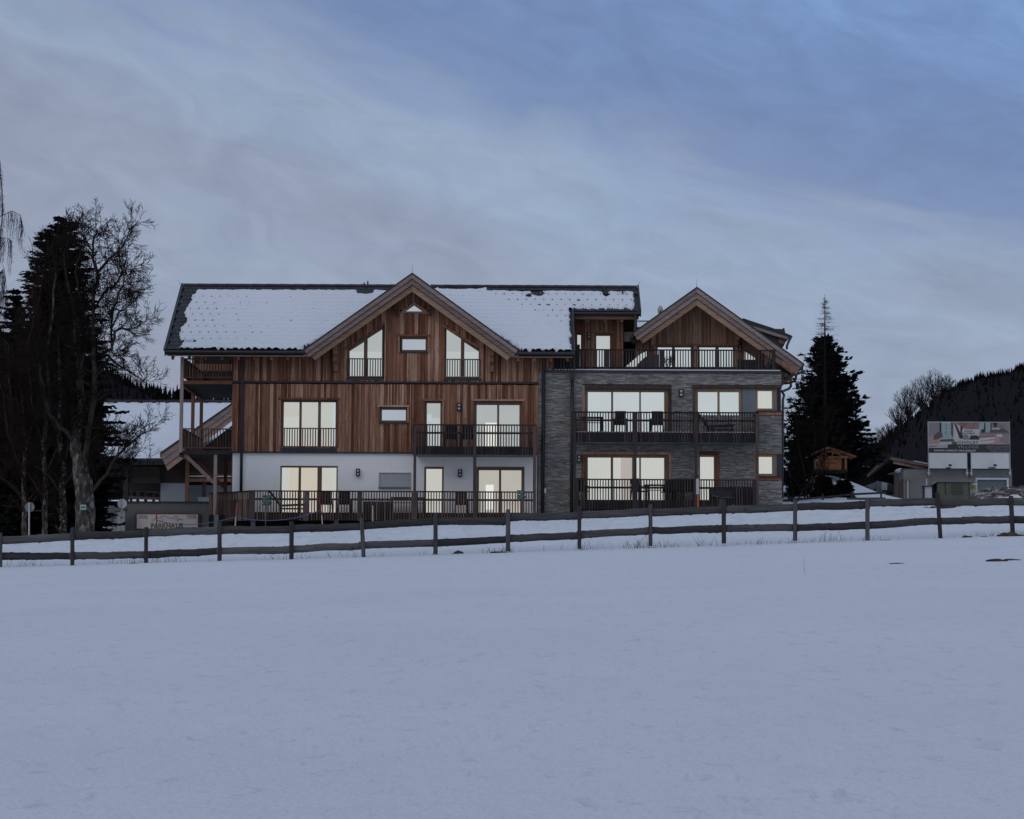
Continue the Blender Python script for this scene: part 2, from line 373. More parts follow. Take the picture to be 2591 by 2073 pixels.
while y < 5000: ys.append(y); y *= 1.12
NX = 300
for yv in ys:
    hw = 8+yv*.27 if yv < 200 else 8+yv*.9
    for i in range(NX+1):
        s_ = (i/NX*2-1); ext = s_*hw if abs(s_) < .93 else math.copysign(hw*.93+(abs(s_)-.93)/.07*(60+yv*.8), s_)
        gm.v.append((ext, yv, ground_h(ext, yv)))
for j in range(len(ys)-1):
    for i in range(NX):
        a = j*(NX+1)+i; gm.f.append((a, a+1, a+NX+2, a+NX+1))
gm.build('snow_field', M['snow'], smooth=True, kind='structure', origin=(0, 0, 0))
# ground behind the camera so that the snow goes on
MB().add([(-400, -400, -1.9), (400, -400, -1.9), (400, 3.2, -1.55), (-400, 3.2, -1.55)], [(0, 1, 2, 3)]).build('snow_meadow', M['snow'], kind='structure')
# ------------------------------------------------------------------ far hills
def hill(name, sil, Y0, Y1, low_row, seed, ntree, tree_h, lab):
    """sil = silhouette (px,row); surface rises from Y0 (row low_row) to the crest at Y1"""
    m = MB(); n = len(sil); K = 10
    def crest(px):
        for (a, ra), (b, rb) in zip(sil, sil[1:]):
            if px <= b: return ra+(rb-ra)*(px-a)/(b-a)
        return sil[-1][1]
    NP = 60; pa, pb = sil[0][0], sil[-1][0]
    for i in range(NP+1):
        px = pa+(pb-pa)*i/NP; top = P(px, crest(px), Y1); bot = P(px, low_row, Y0)
        for k in range(K+1):
            t = k/K; q = bot.lerp(top, t); q.z -= (t*(1-t))*0.12*(top.z-bot.z)
            q.z += noise.noise(q*.01+Vector((seed, 0, 0)))*4*t*(1-t)*2
            m.v.append(tuple(q))
        q = top+Vector((0, 600, -80)); m.v.append(tuple(q))
    C = K+2
    for i in range(NP):
        for k in range(C-1):
            a = i*C+k; m.f.append((a, a+C, a+C+1, a+1))
    m.build(name, M['forest'], kind='structure', smooth=True)
    r = random.Random(seed); f = MB()
    for i in range(ntree):
        px = pa+(pb-pa)*r.random(); t = 1-(r.random()**2.2)*.95 if r.random() < .7 else 1
        top = P(px, crest(px), Y1); bot = P(px, low_row, Y0); q = bot.lerp(top, t); q.z -= t*(1-t)*.12*(top.z-bot.z)+2
        h = tree_h*(.35+.65*r.random())*(1+.35*noise.noise(Vector((px*.03, 0, seed))))*(.45+.55*t); w = h*.17
        base = len(f.v); ns = 5; ph = r.random()*6
        for kk, (hh, ww) in enumerate(((0, 1), (.45, .62), (.42, .95*.62+.1), (1, 0))):
            pass
        for (z0, z1, w0) in ((0, .6, 1.0), (.35, 1.0, .62)):
            b0 = len(f.v)
            for j in range(ns):
                a = ph+2*math.pi*j/ns; rr = w*w0*(.75+.5*r.random()); f.v.append((q.x+rr*math.cos(a), q.y+rr*math.sin(a), q.z+h*z0-h*.05*r.random()))
            f.v.append((q.x+w*.1*r.uniform(-1, 1), q.y, q.z+h*z1))
            for j in range(ns): f.f.append((b0+j, b0+(j+1) % ns, b0+ns))
    f.build('hillside_wood', M['forest'], kind='stuff', label=lab, cat='forest')
hill('hill_right', [(1900, 1215), (2050, 1196), (2160, 1158), (2230, 1118), (2300, 1066), (2370, 1014), (2430, 976), (2480, 958), (2530, 950), (2591, 933), (2700, 890), (2900, 830)],
     420, 1500, 1262, 3, 3200, 7, 'dark conifer wood covering the hillside behind the billboard')
hill('hill_left', [(-300, 820), (0, 860), (150, 900), (270, 945), (310, 972), (360, 990), (410, 1003), (450, 1010), (700, 1030)],
     500, 1500, 1200, 5, 1400, 11, 'dark conifer wood on the far slope behind the left trees')
# ================================================================== CHALET
YW = 106.0
def X(px, Y, row=1000): return P(px, row, Y).x
def Z(row, Y, px=1100): return P(px, row, Y).z
def rz_(x0, x1, r0, r1, Y):
    """pixel rectangle to world x0,x1,z0(bottom),z1(top) on the plane Y"""
    mx_, mr = (x0+x1)/2, (r0+r1)/2
    return X(x0, Y, mr), X(x1, Y, mr), Z(r1, Y, mx_), Z(r0, Y, mx_)
xL = X(588, YW, 1000); xR = X(1977, YW, 1100); xS = X(1362, YW, 1100)
zG = 3.2
chalet = thing('chalet', ((xL+xR)/2, YW, gz(0, 103)), 'large three storey chalet with larch boarded left part and grey stone right wing', 'chalet')
# ---- roofs
YE = 105.0; SL = .72
zE = Z(887, YE, 600)
def solve(row, px):
    lo, hi = 0, 9
    for _ in range(40):
        t = (lo+hi)/2
        r_top = P(px, row, YE+t).z
        if zE+SL*t < r_top: lo = t
        else: hi = t
    return t
RR = solve(725, 700); tB = solve(789, 1530)
xRL = X(420, YE, 887); xA = X(1043, 104.85, 700); zA = Z(690, 104.85, 1043)
xF1 = X(768, 104.85, 882); xF2 = X(1312, 104.85, 882)
xNot = X(1452, YE, 880); xRR = X(1613, YE+RR, 730)
tA = min(RR, (zA-zE)/SL)
def rp(x, t, off=0.0): return Vector((x, YE+t-off*SL*.8, zE+SL*t+off*.8))
mm = MB()
pl = [rp(xRL, 0), rp(xF1, 0), rp(xA, tA), rp(xA, RR), rp(xRL, RR)]; mm.slab(pl, .22)
pl = [rp(xA, tA), rp(xF2, 0), rp(xNot, 0), rp(xNot, RR), rp(xA, RR)]; mm.slab(pl, .22)
pl = [rp(xNot, tB), rp(xRR, tB), rp(xRR, RR), rp(xNot, RR)]; mm.slab(pl, .22)
zR = zE+SL*RR; YR = YE+RR
mm.slab([(xRL, YR, zR), (xRR, YR, zR), (xRR, YR+RR, zE), (xRL, YR+RR, zE)], .22)
roof = mm.build('roof', M['tile'], chalet)
# exposed tiles: individual along left verge and ridge, strip at the eave
TW, TR = .205, .36
def tile(x, t, w=TW):
    c_ = rp(x, t, .05); o = piece('roof_tile', M['tile'], c_.x-w/2+.006, c_.x+w/2-.006, c_.y-TR*.55, c_.y+TR*.55, c_.z-.016, c_.z+.016, roof)
    o.rotation_euler = (math.atan(SL)-.035, 0, rng.uniform(-.01, .01)); return o
nrow = int(RR*math.sqrt(1+SL*SL)/(TR))
dt = RR/nrow
def left_edge(t):   # snow edge near the left verge, x in world
    k = t/RR
    return X(448, 105, 880)+ (.1 if k < .1 else 0) + .30*ss(.75, .98, k)*1.6 + .18*math.sin(k*19)*.5
for r_ in range(nrow):
    t = (r_+.5)*dt
    for i in range(4):
        if xRL+.12+i*TW*1.0 < left_edge(t)+.1: tile(xRL+.12+i*TW+(.1 if r_ % 2 else 0), t)
nt_ = 0; x = xRL+.8
while x < xRR-.1:
    t = RR-dt*.55
    if abs(x-xA) > .35: tile(x, t)
    if x > xRR-3.0 or abs(x-(xA-2.3)) < .8: tile(x+.1, RR-dt*1.5)
    x += TW
x = xNot+.1
while x < xRR-.08: tile(x, tB+dt*.4, .2); x += TW
# ridge tiles
x = xRL+.05
while x < xRR-.1:
    if abs(x-xA) > .5:
        a = []; L = .66
        mt = MB()
        for k in range(7):
            an = math.pi*k/6; a.append((math.cos(an)*.15, math.sin(an)*.12-.02))
        n_ = len(a)
        for xx, s_ in ((x, 1.12), (x+L+.05, 1.0)):
            for (yy, zz) in a: mt.v.append((xx, YR+yy*s_, zR+zz*s_+.02))
        mt.f += [(i, i+1, i+1+n_, i+n_) for i in range(n_-1)]+[tuple(range(n_))[::-1]]
        mt.build('ridge_tile', M['tile'], roof)
    x += .66
# verge boards, gutter, eave fascia, rafter ends
mm = MB(); mm.beam(rp(xRL-.03, -.1, .0)+Vector((0, 0, -.08)), rp(xRL-.03, RR)+Vector((0, 0, -.08)), .05, .30); mm.build('verge_board', M['metal_dark'], chalet); MB().beam(rp(xRL-.04, -.1, .08), rp(xRL-.04, RR+.05, .08), .12, .08).build('verge_flashing', M['metal_dark'], chalet)
mm = MB().beam((xRL, YR+RR, zE-.1), (xRL, YR, zR-.1), .05, .30); mm.build('verge_board', M['metal_dark'], chalet); mm = MB()
mm.beam(rp(xRR+.03, tB-.05)+Vector((0, 0, -.05)), rp(xRR+.03, RR+.1)+Vector((0, 0, -.05)), .07, .34); mm.build('verge_board', M['metal_dark'], chalet); mm = MB()
mm.beam(rp(xNot+.03, -.05)+Vector((0, 0, -.05)), rp(xNot+.03, tB)+Vector((0, 0, -.05)), .07, .34)
mm.build('verge_board', M['metal_dark'], chalet)
def gutter(x0, x1, y, z, r=.075):
    mt = MB(); mt.tube([(x0, y, z), (x1, y, z)], r, 8); mt.box(x0, x1, y+.03, y+.16, z+.02, z+.075); return mt.build('gutter', M['metal_dark'], chalet)
gutter(xRL-.05, xF1+.1, YE-.1, zE-.09); gutter(xF2-.1, xNot+.05, YE-.1, zE-.09)
gutter(xNot, xRR+.06, YE+tB-.1, zE+SL*tB-.10)
for a, b in ((xRL+.06, xF1+.45), (xF2-.4, xNot-.05)):
    piece('eave_board', M['rafter'], a, b, YE+.0, YE+.06, zE-.27, zE-.165, chalet)
piece('eave_board', M['beam'], xNot+.1, xRR-.05, YE+tB+.02, YE+tB+.08, zE+SL*tB-.36, zE+SL*tB-.18, chalet)
x = X(436, YE, 900)
while x < xNot-.2:
    if x < xF1+.3 or x > xF2-.2:
        a = Vector((x, YE+.1, zE-.36)); mm = MB().beam(a, a+Vector((0, 1.0, .72)), .12, .16); mm.build('rafter_end', M['beam'], chalet)
    x += .755
for px in (1487, 1531, 1574):
    a = Vector((X(px, 108, 800), YE+tB+.1, zE+SL*tB-.42)); MB().beam(a, a+Vector((0, 1.0, .72)), .12, .14).build('rafter_end', M['beam'], chalet)
# purlin ends under the left verge
for t in (.35, 2.6, RR):
    q = rp(xRL+.35, t); MB().box(xRL+.15, xL, q.y-.08, q.y+.08, q.z-.46, q.z-.24).build('purlin', M['beam'], chalet)
# roof vents
for px, h in ((915, .10), (921, .16), (930, .24)):
    q = P(px, 726, YR); MB().tube([(q.x, YR+.15, zR-.1), (q.x, YR+.15, zR+h+.06)], .035, 8).build('roof_vent', M['metal_dark'], chalet)
# ---- cross gable and wing gable: verge boards in three layers
def gable(xa, za, Yv, Yback, fl, fr, name='gable'):
    """fl, fr = half spans to the feet"""
    for sgn, sp_ in ((-1, fl), (1, fr)):
        xf = xa+sgn*sp_; zf = za-SL*sp_
        def band(d0, d1, y0, y1, mat, nm, ext=0.0, cut=0.0):
            # vertical offsets d0..d1 below the top line; feet cut square to the slope
            c0, c1 = d0*SL/(1+SL*SL), d1*SL/(1+SL*SL)
            f0 = sp_-c0*1.0+ext; f1 = sp_-c1*1.0+ext
            poly = [(xa, za-d0), (xa+sgn*f0, za-d0-SL*f0), (xa+sgn*f1, za-d1-SL*f1), (xa, za-d1)]
            mt = MB().prism(poly, y0, y1)
            o = mt.build(nm, mat, chalet)
            return o
        band(0, .065, Yv-.08, Yv+.3, M['metal_dark'], 'verge_flashing', .03)
        band(.08, .285, Yv-.06, Yv+.0, M['fascia'], 'fascia_board')
        band(.31, .545, Yv+.0, Yv+.06, M['fascia'], 'fascia_board')
        band(.57, .86, Yv+.09, Yv+.16, M['rafter'], 'verge_rafter', -.1)
        band(.02, .6, Yv+.17, Yv+.20, M['black'], 'dark_backing')  # black strip stands in for the shade in the gaps between fascia boards
        # roof slab
        mt = MB(); mt.slab([(xa, Yv, za-.02), (xf, Yv, zf-.02), (xf, Yback[0], zf-.02), (xa, Yback[1], za-.02)], .2)
        mt.build('roof', M['tile'], chalet)
        # soffit boards
        mt = MB(); mt.slab([(xa, Yv+.12, za-.34), (xf-sgn*.2, Yv+.12, zf-.34+.14), (xf-sgn*.2, Yback[0]+.9, zf-.34+.14), (xa, Yback[1], za-.34)], .04)
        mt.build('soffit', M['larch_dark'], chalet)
gable(xA, zA, 104.88, (YE+.1, YE+tA), xA-xF1, xF2-xA)
YG = 107.0
xA2 = X(1763, YG, 730); zA2 = Z(726, YG, 1763); sr = X(2033, YG, 920)-xA2; slf = xA2-X(1600, YG, 850)
gable(xA2, zA2, YG, (118, 118), slf, sr)
def rod(px, row0, row1, Y, px2=None):
    a, b = P(px, row0, Y), P(px2 or px, row1, Y); MB().tube([a, b], [.012, .006], 4).build('lightning_rod', M['metal_dark'], chalet)
rod(1043, 692, 668, 105.3); rod(1763, 728, 706, 107.5); rod(460, 724, 708, YR, 449); rod(1613, 728, 712, YR, 1620)
# ---- walls with holes
def cells(x0, x1, z0, z1, holes):
    xs = sorted({x0, x1} | {min(max(h[i], x0), x1) for h in holes for i in (0, 1)}); zs = sorted({z0, z1} | {min(max(h[i], z0), z1) for h in holes for i in (2, 3)})
    for a, b in zip(xs, xs[1:]):
        for c_, d in zip(zs, zs[1:]):
            if b-a < 1e-4 or d-c_ < 1e-4: continue
            mx_, mz_ = (a+b)/2, (c_+d)/2
            if not any(h[0] < mx_ < h[1] and h[2] < mz_ < h[3] for h in holes): yield a, b, c_, d
def wall(name, mat, x0, x1, z0, z1, Y, holes, th=.3):
    mt = MB()
    for a, b, c_, d in cells(x0, x1, z0, z1, holes): mt.add([(a, Y, c_), (b, Y, c_), (b, Y, d), (a, Y, d)], [(0, 1, 2, 3)])
    for h in holes:
        a, b, c_, d = h; y2 = Y+th
        mt.add([(a, Y, c_), (b, Y, c_), (b, Y, d), (a, Y, d), (a, y2, c_), (b, y2, c_), (b, y2, d), (a, y2, d)], [(0, 4, 5, 1), (1, 5, 6, 2), (2, 6, 7, 3), (3, 7, 4, 0)])
    mt.box(x0, x1, Y+th+.45, Y+th+.6, z0, z1)
    return mt.build(name, mat, chalet)
# ---- windows
WINS = {'upper': [], 'mid': [], 'ground': [], 'stone': [], 'dormer': [], 'wing': []}
def window(zone, fr, panes, top, bot, Y, room, fmat='frame', inset=.10, sill=None, extras=(), glass=True):
    """fr=(x0,x1,r0,r1) outer frame; panes=[(x0,x1)]; top,bot rows of the glass"""
    x0, x1, z0, z1 = rz_(fr[0], fr[1], fr[2], fr[3], Y)
    WINS[zone].append((x0, x1, z0, z1))
    zt, zb = Z(top, Y, (fr[0]+fr[1])/2), Z(bot, Y, (fr[0]+fr[1])/2)
    px = [(X(a, Y, (top+bot)/2), X(b, Y, (top+bot)/2)) for a, b in panes]
    yf, yb = Y+inset, Y+inset+.08
    mt = MB(); mt.box(x0, x1, yf, yb, zt, z1); mt.box(x0, x1, yf, yb, z0, zb)
    prev = x0
    for a, b in px: mt.box(prev, a, yf+.001, yb-.001, zb, zt); prev = b
    mt.box(prev, x1, yf+.001, yb-.001, zb, zt)
    w = mt.build('window', M[fmat], chalet)
    for i, (a, b) in enumerate(px):
        piece('pane', M['glass'], a, b, yf+.03, yf+.045, zb, zt, w)
        rm = room[i] if isinstance(room, (list, tuple)) else room
        off = .0 if i == 0 else 0
        mxa = x0+.01 if i == 0 else (px[i-1][1]+a)/2; mxb = x1-.01 if i == len(px)-1 else (b+px[i+1][0])/2
        piece('curtain' if rm.startswith('curtain') else 'lit_room', M[rm], mxa, mxb, yb+.16, yb+.18, z0+.01, z1-.01, w)
    for (ex0, ex1, er0, er1, em) in extras:
        a, b, c_, d = rz_(ex0, ex1, er0, er1, Y+.3)
        piece('lit_doorway' if em == 'lit_bright' else 'lit_panel', M[em], a, b, yb+.10, yb+.12, c_, d, w)
    if sill:
        a, b, c_, d = rz_(*sill, Y); piece('sill', M['metal_dark'], a, b, Y-.09, Y+.1, c_, d, w)
    return w
def french_rail(w, x0, x1, r0, r1, Y, gaps=()):
    a, b, z0, z1 = rz_(x0, x1, r0, r1, Y); mt = MB(); mt.box(a, b, Y-.05, Y-.005, z1-.05, z1); mt.box(a, b, Y-.05, Y-.005, z0, z0+.05)
    mt.build('handrail', M['beam'], w)
    mt = MB(); n_ = max(1, round((b-a)/.118))
    for i in range(n_+1):
        xx = a+(b-a)*i/n_; mt.box(xx-.024, xx+.024, Y-.042, Y-.012, z0+.05, z1-.05)
    mt.build('slats', M['slatbrown'], w, kind='stuff')
BASEX = {'base': 0}
# upper floor
w = window('upper', (1012, 1082, 852, 891), [(1018, 1076.5)], 858, 885, YW, 'lit_blue', sill=(1011, 1083, 890, 894))
# mid floor
w = window('mid', (711, 852.5, 1012, 1132), [(717, 756.5), (762.5, 804), (811, 848.5)], 1017.5, 1129, YW, ['lit_warm', 'lit_warm', 'lit_warm'], extras=((841, 849, 1016, 1130, 'curtain_cool'), (716, 757, 1055, 1130, 'curtain_warm')), sill=(711, 852.5, 1134, 1142))
french_rail(w, 713, 851, 1083, 1132, YW)
w = window('mid', (960.5, 1030.5, 1030.5, 1069.5), [(966, 1026.5)], 1036.8, 1063.6, YW, 'lit_blue', sill=(960, 1031, 1069, 1073))
w = window('mid', (1074, 1119, 1015.4, 1131), [(1079.5, 1113.7)], 1020, 1128, YW, 'lit_grey', extras=((1076, 1116, 1058, 1130, 'lit_cool'), (1081, 1092, 1048, 1064.5, 'curtain_cool')))
w = window('mid', (1198, 1321.5, 1015.4, 1131), [(1206, 1257.6), (1263, 1314)], 1024.6, 1129, YW, ['lit_grey', 'lit_grey'], extras=((1228, 1257, 1070, 1130, 'lit_bright'),))
# ground floor
w = window('ground', (708.6, 854, 1179, 1300), [(712, 754.6), (760.7, 802.4), (813.6, 850.6)], 1183.3, 1297, YW, ['lit_peach', 'lit_peach', 'lit_cream'], extras=((712, 731, 1184, 1297, 'curtain_warm'), (840, 851, 1184, 1297, 'curtain_warm'), (820, 824, 1236, 1297, 'curtain_warm')), inset=.06)
w = window('ground', (1073, 1122.5, 1181, 1300), [(1078, 1118)], 1186.6, 1297, YW, ['lit_cream'], extras=(), inset=.06)
w = window('ground', (1205, 1327, 1181, 1300), [(1211.7, 1262.4), (1268, 1319)], 1190, 1297, YW, ['lit_khaki', 'lit_khaki'], extras=((1229, 1249, 1227, 1290, 'lit_bright'),), inset=.06)
# louvred blind window
x0, x1, z0, z1 = rz_(958.6, 1039, 1196, 1237, YW); WINS['ground'].append((x0, x1, z0, z1))
bl = MB(); bl.box(x0, x0+.04, YW-.03, YW+.1, z0, z1).box(x1-.04, x1, YW-.03, YW+.1, z0, z1).box(x0, x1, YW-.03, YW+.1, z1-.03, z1)
bl = bl.build('window', M['cab_grey'], chalet, label='small ground floor window closed by a louvred blind')
n_ = 13
for i in range(n_):
    zz = z0+.10+(z1-z0-.15)*i/(n_-1)
    o = piece('blind_slat', M['blind'], x0+.045, x1-.045, YW+.02, YW+.03, zz-.018, zz+.018, bl); o.rotation_euler = (-.25, 0, 0)
piece('bottom_rail', M['panel_grey'], x0-.01, x1+.01, YW-.04, YW+.04, z0-.01, z0+.09, bl)
piece('back_panel', M['black'], x0, x1, YW+.14, YW+.16, z0, z1, bl)
# stone wing windows
YS = YW-.1
w = window('stone', (1480, 1692, 977, 1096), [(1487.7, 1546.7), (1551.7, 1618), (1622, 1681)], 991.8, 1093, YS, 'curtain_cool', 'framelight', .12)
w = window('stone', (1759, 1878, 977, 1096), [(1766.8, 1816), (1821.7, 1870)], 991.8, 1093, YS, 'curtain_cool', 'framelight', .12)
w = window('stone', (1912.5, 1966, 984, 1039), [(1917.7, 1954)], 989.3, 1033.5, YS, 'curtain_warm', 'framelight', .08)
w = window('stone', (1480, 1692, 1151, 1268), [(1487.7, 1545.6), (1551.7, 1618), (1622, 1681)], 1158, 1265, YS, ['curtain_warm', 'curtain_warm', 'curtain_warm'], 'framelight', .12, extras=((1571, 1599, 1155, 1266, 'lit_mauve'), (1599.5, 1610, 1155, 1266, 'black')))
w = window('stone', (1768.8, 1811, 1151, 1268), [(1772, 1807)], 1156, 1265, YS, 'curtain_warm', 'framelight', .12)
w = window('stone', (1914, 1966, 1150, 1205), [(1920.5, 1954)], 1156, 1198.6, YS, 'curtain_warm', 'framelight', .08)
# terrace level windows
YD = 109.2; YGW = 109.0
w = window('dormer', (1460, 1472, 844, 931), [(1461, 1470)], 847, 928, YD, 'lit_cool')
w = window('dormer', (1505, 1547.7, 844, 931), [(1509, 1543.5)], 849.5, 928, YD, 'lit_cool')
for a, b in (((1660, 1753), [(1664.6, 1700.8), (1708, 1748.6)]), ((1766, 1860), [(1770, 1810.7), (1819, 1855)])):
    w = window('wing', (*a, 875, 931), b, 878.8, 928, YGW, 'curtain_cool')
# trapezoid windows in the gable
def trap(pan, outer, rail, bot, sill):
    mt = MB(); Y = YW; yf, yb = Y+.08, Y+.16
    (ox0, ot0), (ox1, ot1), ob = outer
    q = lambda px, r_, yy=Y: (X(px, Y, r_), Z(r_, Y, px))
    xs0, zs0 = q(ox0, ot0); xs1, zs1 = q(ox1, ot1); zb_ = q(ox0, ob)[1]
    # frame as strips: bottom, top slanted band, verticals
    mt.prism([(xs0, zb_), (xs1, zb_), (xs1, q(ox1, bot)[1]), (xs0, q(ox0, bot)[1])], yf, yb)
    p0, p1 = pan
    def topz(px):
        k = (px-p0[0])/(p1[1]-p0[0]); return q(px, p0[2]+(p1[3]-p0[2])*k)[1]
    def otz(px):
        k = (px-ox0)/(ox1-ox0); return zs0+(zs1-zs0)*k
    edges = [(ox0, p0[0]), (p0[1], p1[0]), (p1[1], ox1)]
    for a, b in edges:
        xa_, xb_ = q(a, bot)[0], q(b, bot)[0]; mt.prism([(xa_, q(a, bot)[1]), (xb_, q(b, bot)[1]), (xb_, otz(b)), (xa_, otz(a))], yf-.001, yb+.001)
    for p_ in pan:
        a, b = p_[0], p_[1]; xa_, xb_ = q(a, bot)[0], q(b, bot)[0]
        mt.prism([(xa_, q(a, p_[2])[1]), (xb_, q(b, p_[3])[1]), (xb_, otz(b)), (xa_, otz(a))], yf, yb)
    w = mt.build('window', M['frame'], chalet)
    for p_ in pan:
        a, b = p_[0], p_[1]; xa_, xb_ = q(a, bot)[0], q(b, bot)[0]
        poly = [(xa_, q(a, bot)[1]), (xb_, q(b, bot)[1]), (xb_, q(b, p_[3])[1]), (xa_, q(a, p_[2])[1])]
        MB().prism(poly, yf+.03, yf+.045).build('pane', M['glass'], w)
    poly = [(xs0+.02, zb_+.02), (xs1-.02, zb_+.02), (xs1-.02, zs1-.03), (xs0+.02, zs0-.03)]
    MB().prism(poly, yb+.16, yb+.18).build('lit_room', M['lit_grey'], w)
    zl = q(ox0, 888)[1]
    MB().prism([(xs0+.02, zb_+.02), (xs1-.02, zb_+.02), (xs1-.02, zl), (xs0+.02, zl)], yb+.13, yb+.15).build('lit_panel', M['lit_cool'], w)
    french_rail(w, ox0+1, ox1-1, rail[0], rail[1], Y)
    a, b, c_, d = rz_(*sill, Y); piece('sill', M['metal_dark'], a, b, Y-.09, Y+.1, c_, d, w)
    # slanted cover boards over the window
    a = Vector((xs0-.1, Y-.05, zs0+.0)); b = Vector((xs1+.06, Y-.05, zs1+.06)); 
    MB().beam(a, b, .06, .09, (0, 0, 1)).build('cover_board', M['larch'], w)
    return [(xs0, zb_), (xs1, zb_), (xs1, zs1), (xs0, zs0)]
T1 = trap([(883.6, 919.8, 888, 864.9), (929, 965.7, 856.5, 833)], ((877, 885), (970.5, 823), 956), (907, 955), 953, (876, 971, 957, 962))
T2 = trap([(1129, 1165.5, 833, 856.5), (1174.4, 1210.6, 865.7, 889)], ((1124.5, 823), (1216, 887), 957), (908.5, 956), 954, (1123, 1217, 958, 963))
# small triangular window at the peak
q = lambda px, r_, Y=YW: (X(px, Y, r_), Z(r_, Y, px))
tri = MB(); o_ = [q(1009, 793), q(1089, 793), q(1048, 764)]; i_ = [q(1026, 788.6), q(1069.5, 788.6), q(1047.8, 773.3)]
for k in range(3):
    a, b = o_[k], o_[(k+1) % 3]; c_, d = i_[(k+1) % 3], i_[k]; tri.prism([a, b, c_, d], YW-.06, YW+.05)
w = tri.build('window', M['larch_gable'], chalet); MB().prism(i_, YW+.02, YW+.03).build('pane', M['glass'], w); MB().prism(o_, YW+.12, YW+.14).build('lit_room', M['lit_blue'], w)
# ---- timber boards
def clip_boards(x0, x1, zbot, ztopf, Y, zone, mat, wmin=.13, wmax=.24, holes_extra=(), edges=(), poly_holes=()):
    holes = WINS[zone] + list(holes_extra)
    cuts = sorted({x0, x1} | {h[i] for h in holes for i in (0, 1) if x0 < h[i] < x1} | {e for e in edges if x0 < e < x1})
    xs = [x0]
    for a, b in zip(cuts, cuts[1:]):
        n_ = max(1, round((b-a)/.165)); wsum = [rng.uniform(wmin, wmax) for _ in range(n_)]; t_ = sum(wsum); acc = a
        for w_ in wsum: acc += w_/t_*(b-a); xs.append(acc)
    def spans_at(mx_):
        spans = [(zbot, ztopf(mx_))]
        for h in holes:
            if h[0] < mx_ < h[1]:
                ns = []
                for s0, s1 in spans:
                    if h[3] <= s0 or h[2] >= s1: ns.append((s0, s1)); continue
                    if h[2] > s0: ns.append((s0, h[2]))
                    if h[3] < s1: ns.append((h[3], s1))
                spans = ns
        for ph in poly_holes:
            if ph[0][0] < mx_ < ph[1][0]:
                k = (mx_-ph[0][0])/(ph[1][0]-ph[0][0]); ht = ph[3][1]+(ph[2][1]-ph[3][1])*k; hb = ph[0][1]
                ns = []
                for s0, s1 in spans:
                    if s1 <= hb or s0 >= ht: ns.append((s0, s1)); continue
                    if hb > s0: ns.append((s0, hb))
                    if ht+.03 < s1: ns.append((ht+.03, s1))
                spans = ns
        return spans
    for a, b in zip(xs, xs[1:]):
        if b-a < .01: continue
        for s0, s1 in spans_at((a+b)/2):
            if s1-s0 > .03:
                pr = rng.choice((0, 0, .012, .025, .03))+rng.uniform(0, .006)
                piece('timber_board', mat, a+.007, b-.007, Y-.02-pr, Y+.02, s0+.006, s1-rng.uniform(.004, .02), chalet)
    for a in xs[1:-1]:
        if rng.random() < .30 or any(abs(a-h[i]) < .06 for h in holes for i in (0, 1)) or any(abs(a-ph[i][0]) < .06 for ph in poly_holes for i in (0, 1)): continue
        w_ = rng.uniform(.018, .03); sa, sb = spans_at(a-w_), spans_at(a+w_)
        if len(sa) != len(sb): continue
        for (s0, s1), (u0, u1) in zip(sa, sb):
            s0, s1 = max(s0, u0), min(s1, u1)
            if s1-s0 > .05: piece('cover_batten', mat, a-w_, a+w_, Y-.085, Y-.056, s0+.006, s1-.012, chalet)
zl1 = Z(1144.5, YW, 900); zl2 = Z(971, YW, 900); zl3 = Z(966, YW, 900); zu = Z(895, YW, 900)
def gtop(x): return max(zE+.0, min(zA-.36-SL*abs(x-xA), 99)) if xF1+.3 < x < xF2-.3 else zE-.0
exm = [X(p_, YW, 1050) for p_ in (950, 1045)]
clip_boards(xL, xS, zl1, lambda x: zl2-.02, YW, 'mid', M['larch'], edges=exm)
wm = X(1372, YW, 920)
T3 = [(o_[0][0], o_[0][1]), (o_[2][0], o_[0][1]), (o_[2][0], o_[2][1]), (o_[0][0], o_[0][1])]; T4 = [(o_[2][0], o_[0][1]), (o_[1][0], o_[0][1]), (o_[1][0], o_[0][1]), (o_[2][0], o_[2][1])]
clip_boards(xL+.02, wm, zl3+.01, gtop, YW, 'upper', M['larch'], poly_holes=[T1, T2, T3, T4])
backing_m = MB()
zt = zE-.02
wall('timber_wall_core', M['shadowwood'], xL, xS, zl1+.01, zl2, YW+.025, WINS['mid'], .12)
# gable wall core polygons around the trapezoid windows: built as vertical strips
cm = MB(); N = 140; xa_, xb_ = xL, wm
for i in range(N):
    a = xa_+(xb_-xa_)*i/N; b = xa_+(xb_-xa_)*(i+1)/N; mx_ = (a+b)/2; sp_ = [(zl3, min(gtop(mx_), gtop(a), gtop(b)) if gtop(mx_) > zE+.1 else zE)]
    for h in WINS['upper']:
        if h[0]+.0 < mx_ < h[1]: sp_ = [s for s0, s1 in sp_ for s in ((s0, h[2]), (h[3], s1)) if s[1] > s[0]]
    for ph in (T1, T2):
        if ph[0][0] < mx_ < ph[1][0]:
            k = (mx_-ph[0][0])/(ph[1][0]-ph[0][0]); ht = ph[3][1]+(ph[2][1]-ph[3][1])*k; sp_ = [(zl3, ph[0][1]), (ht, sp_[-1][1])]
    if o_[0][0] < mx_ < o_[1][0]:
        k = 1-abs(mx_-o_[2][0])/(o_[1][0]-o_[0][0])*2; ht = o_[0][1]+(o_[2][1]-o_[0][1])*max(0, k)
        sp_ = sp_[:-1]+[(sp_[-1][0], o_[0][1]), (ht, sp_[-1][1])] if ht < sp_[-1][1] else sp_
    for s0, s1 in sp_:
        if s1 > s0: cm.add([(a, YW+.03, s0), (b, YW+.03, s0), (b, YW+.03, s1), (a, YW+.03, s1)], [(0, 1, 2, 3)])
cm.build('timber_wall_core', M['shadowwood'], chalet)
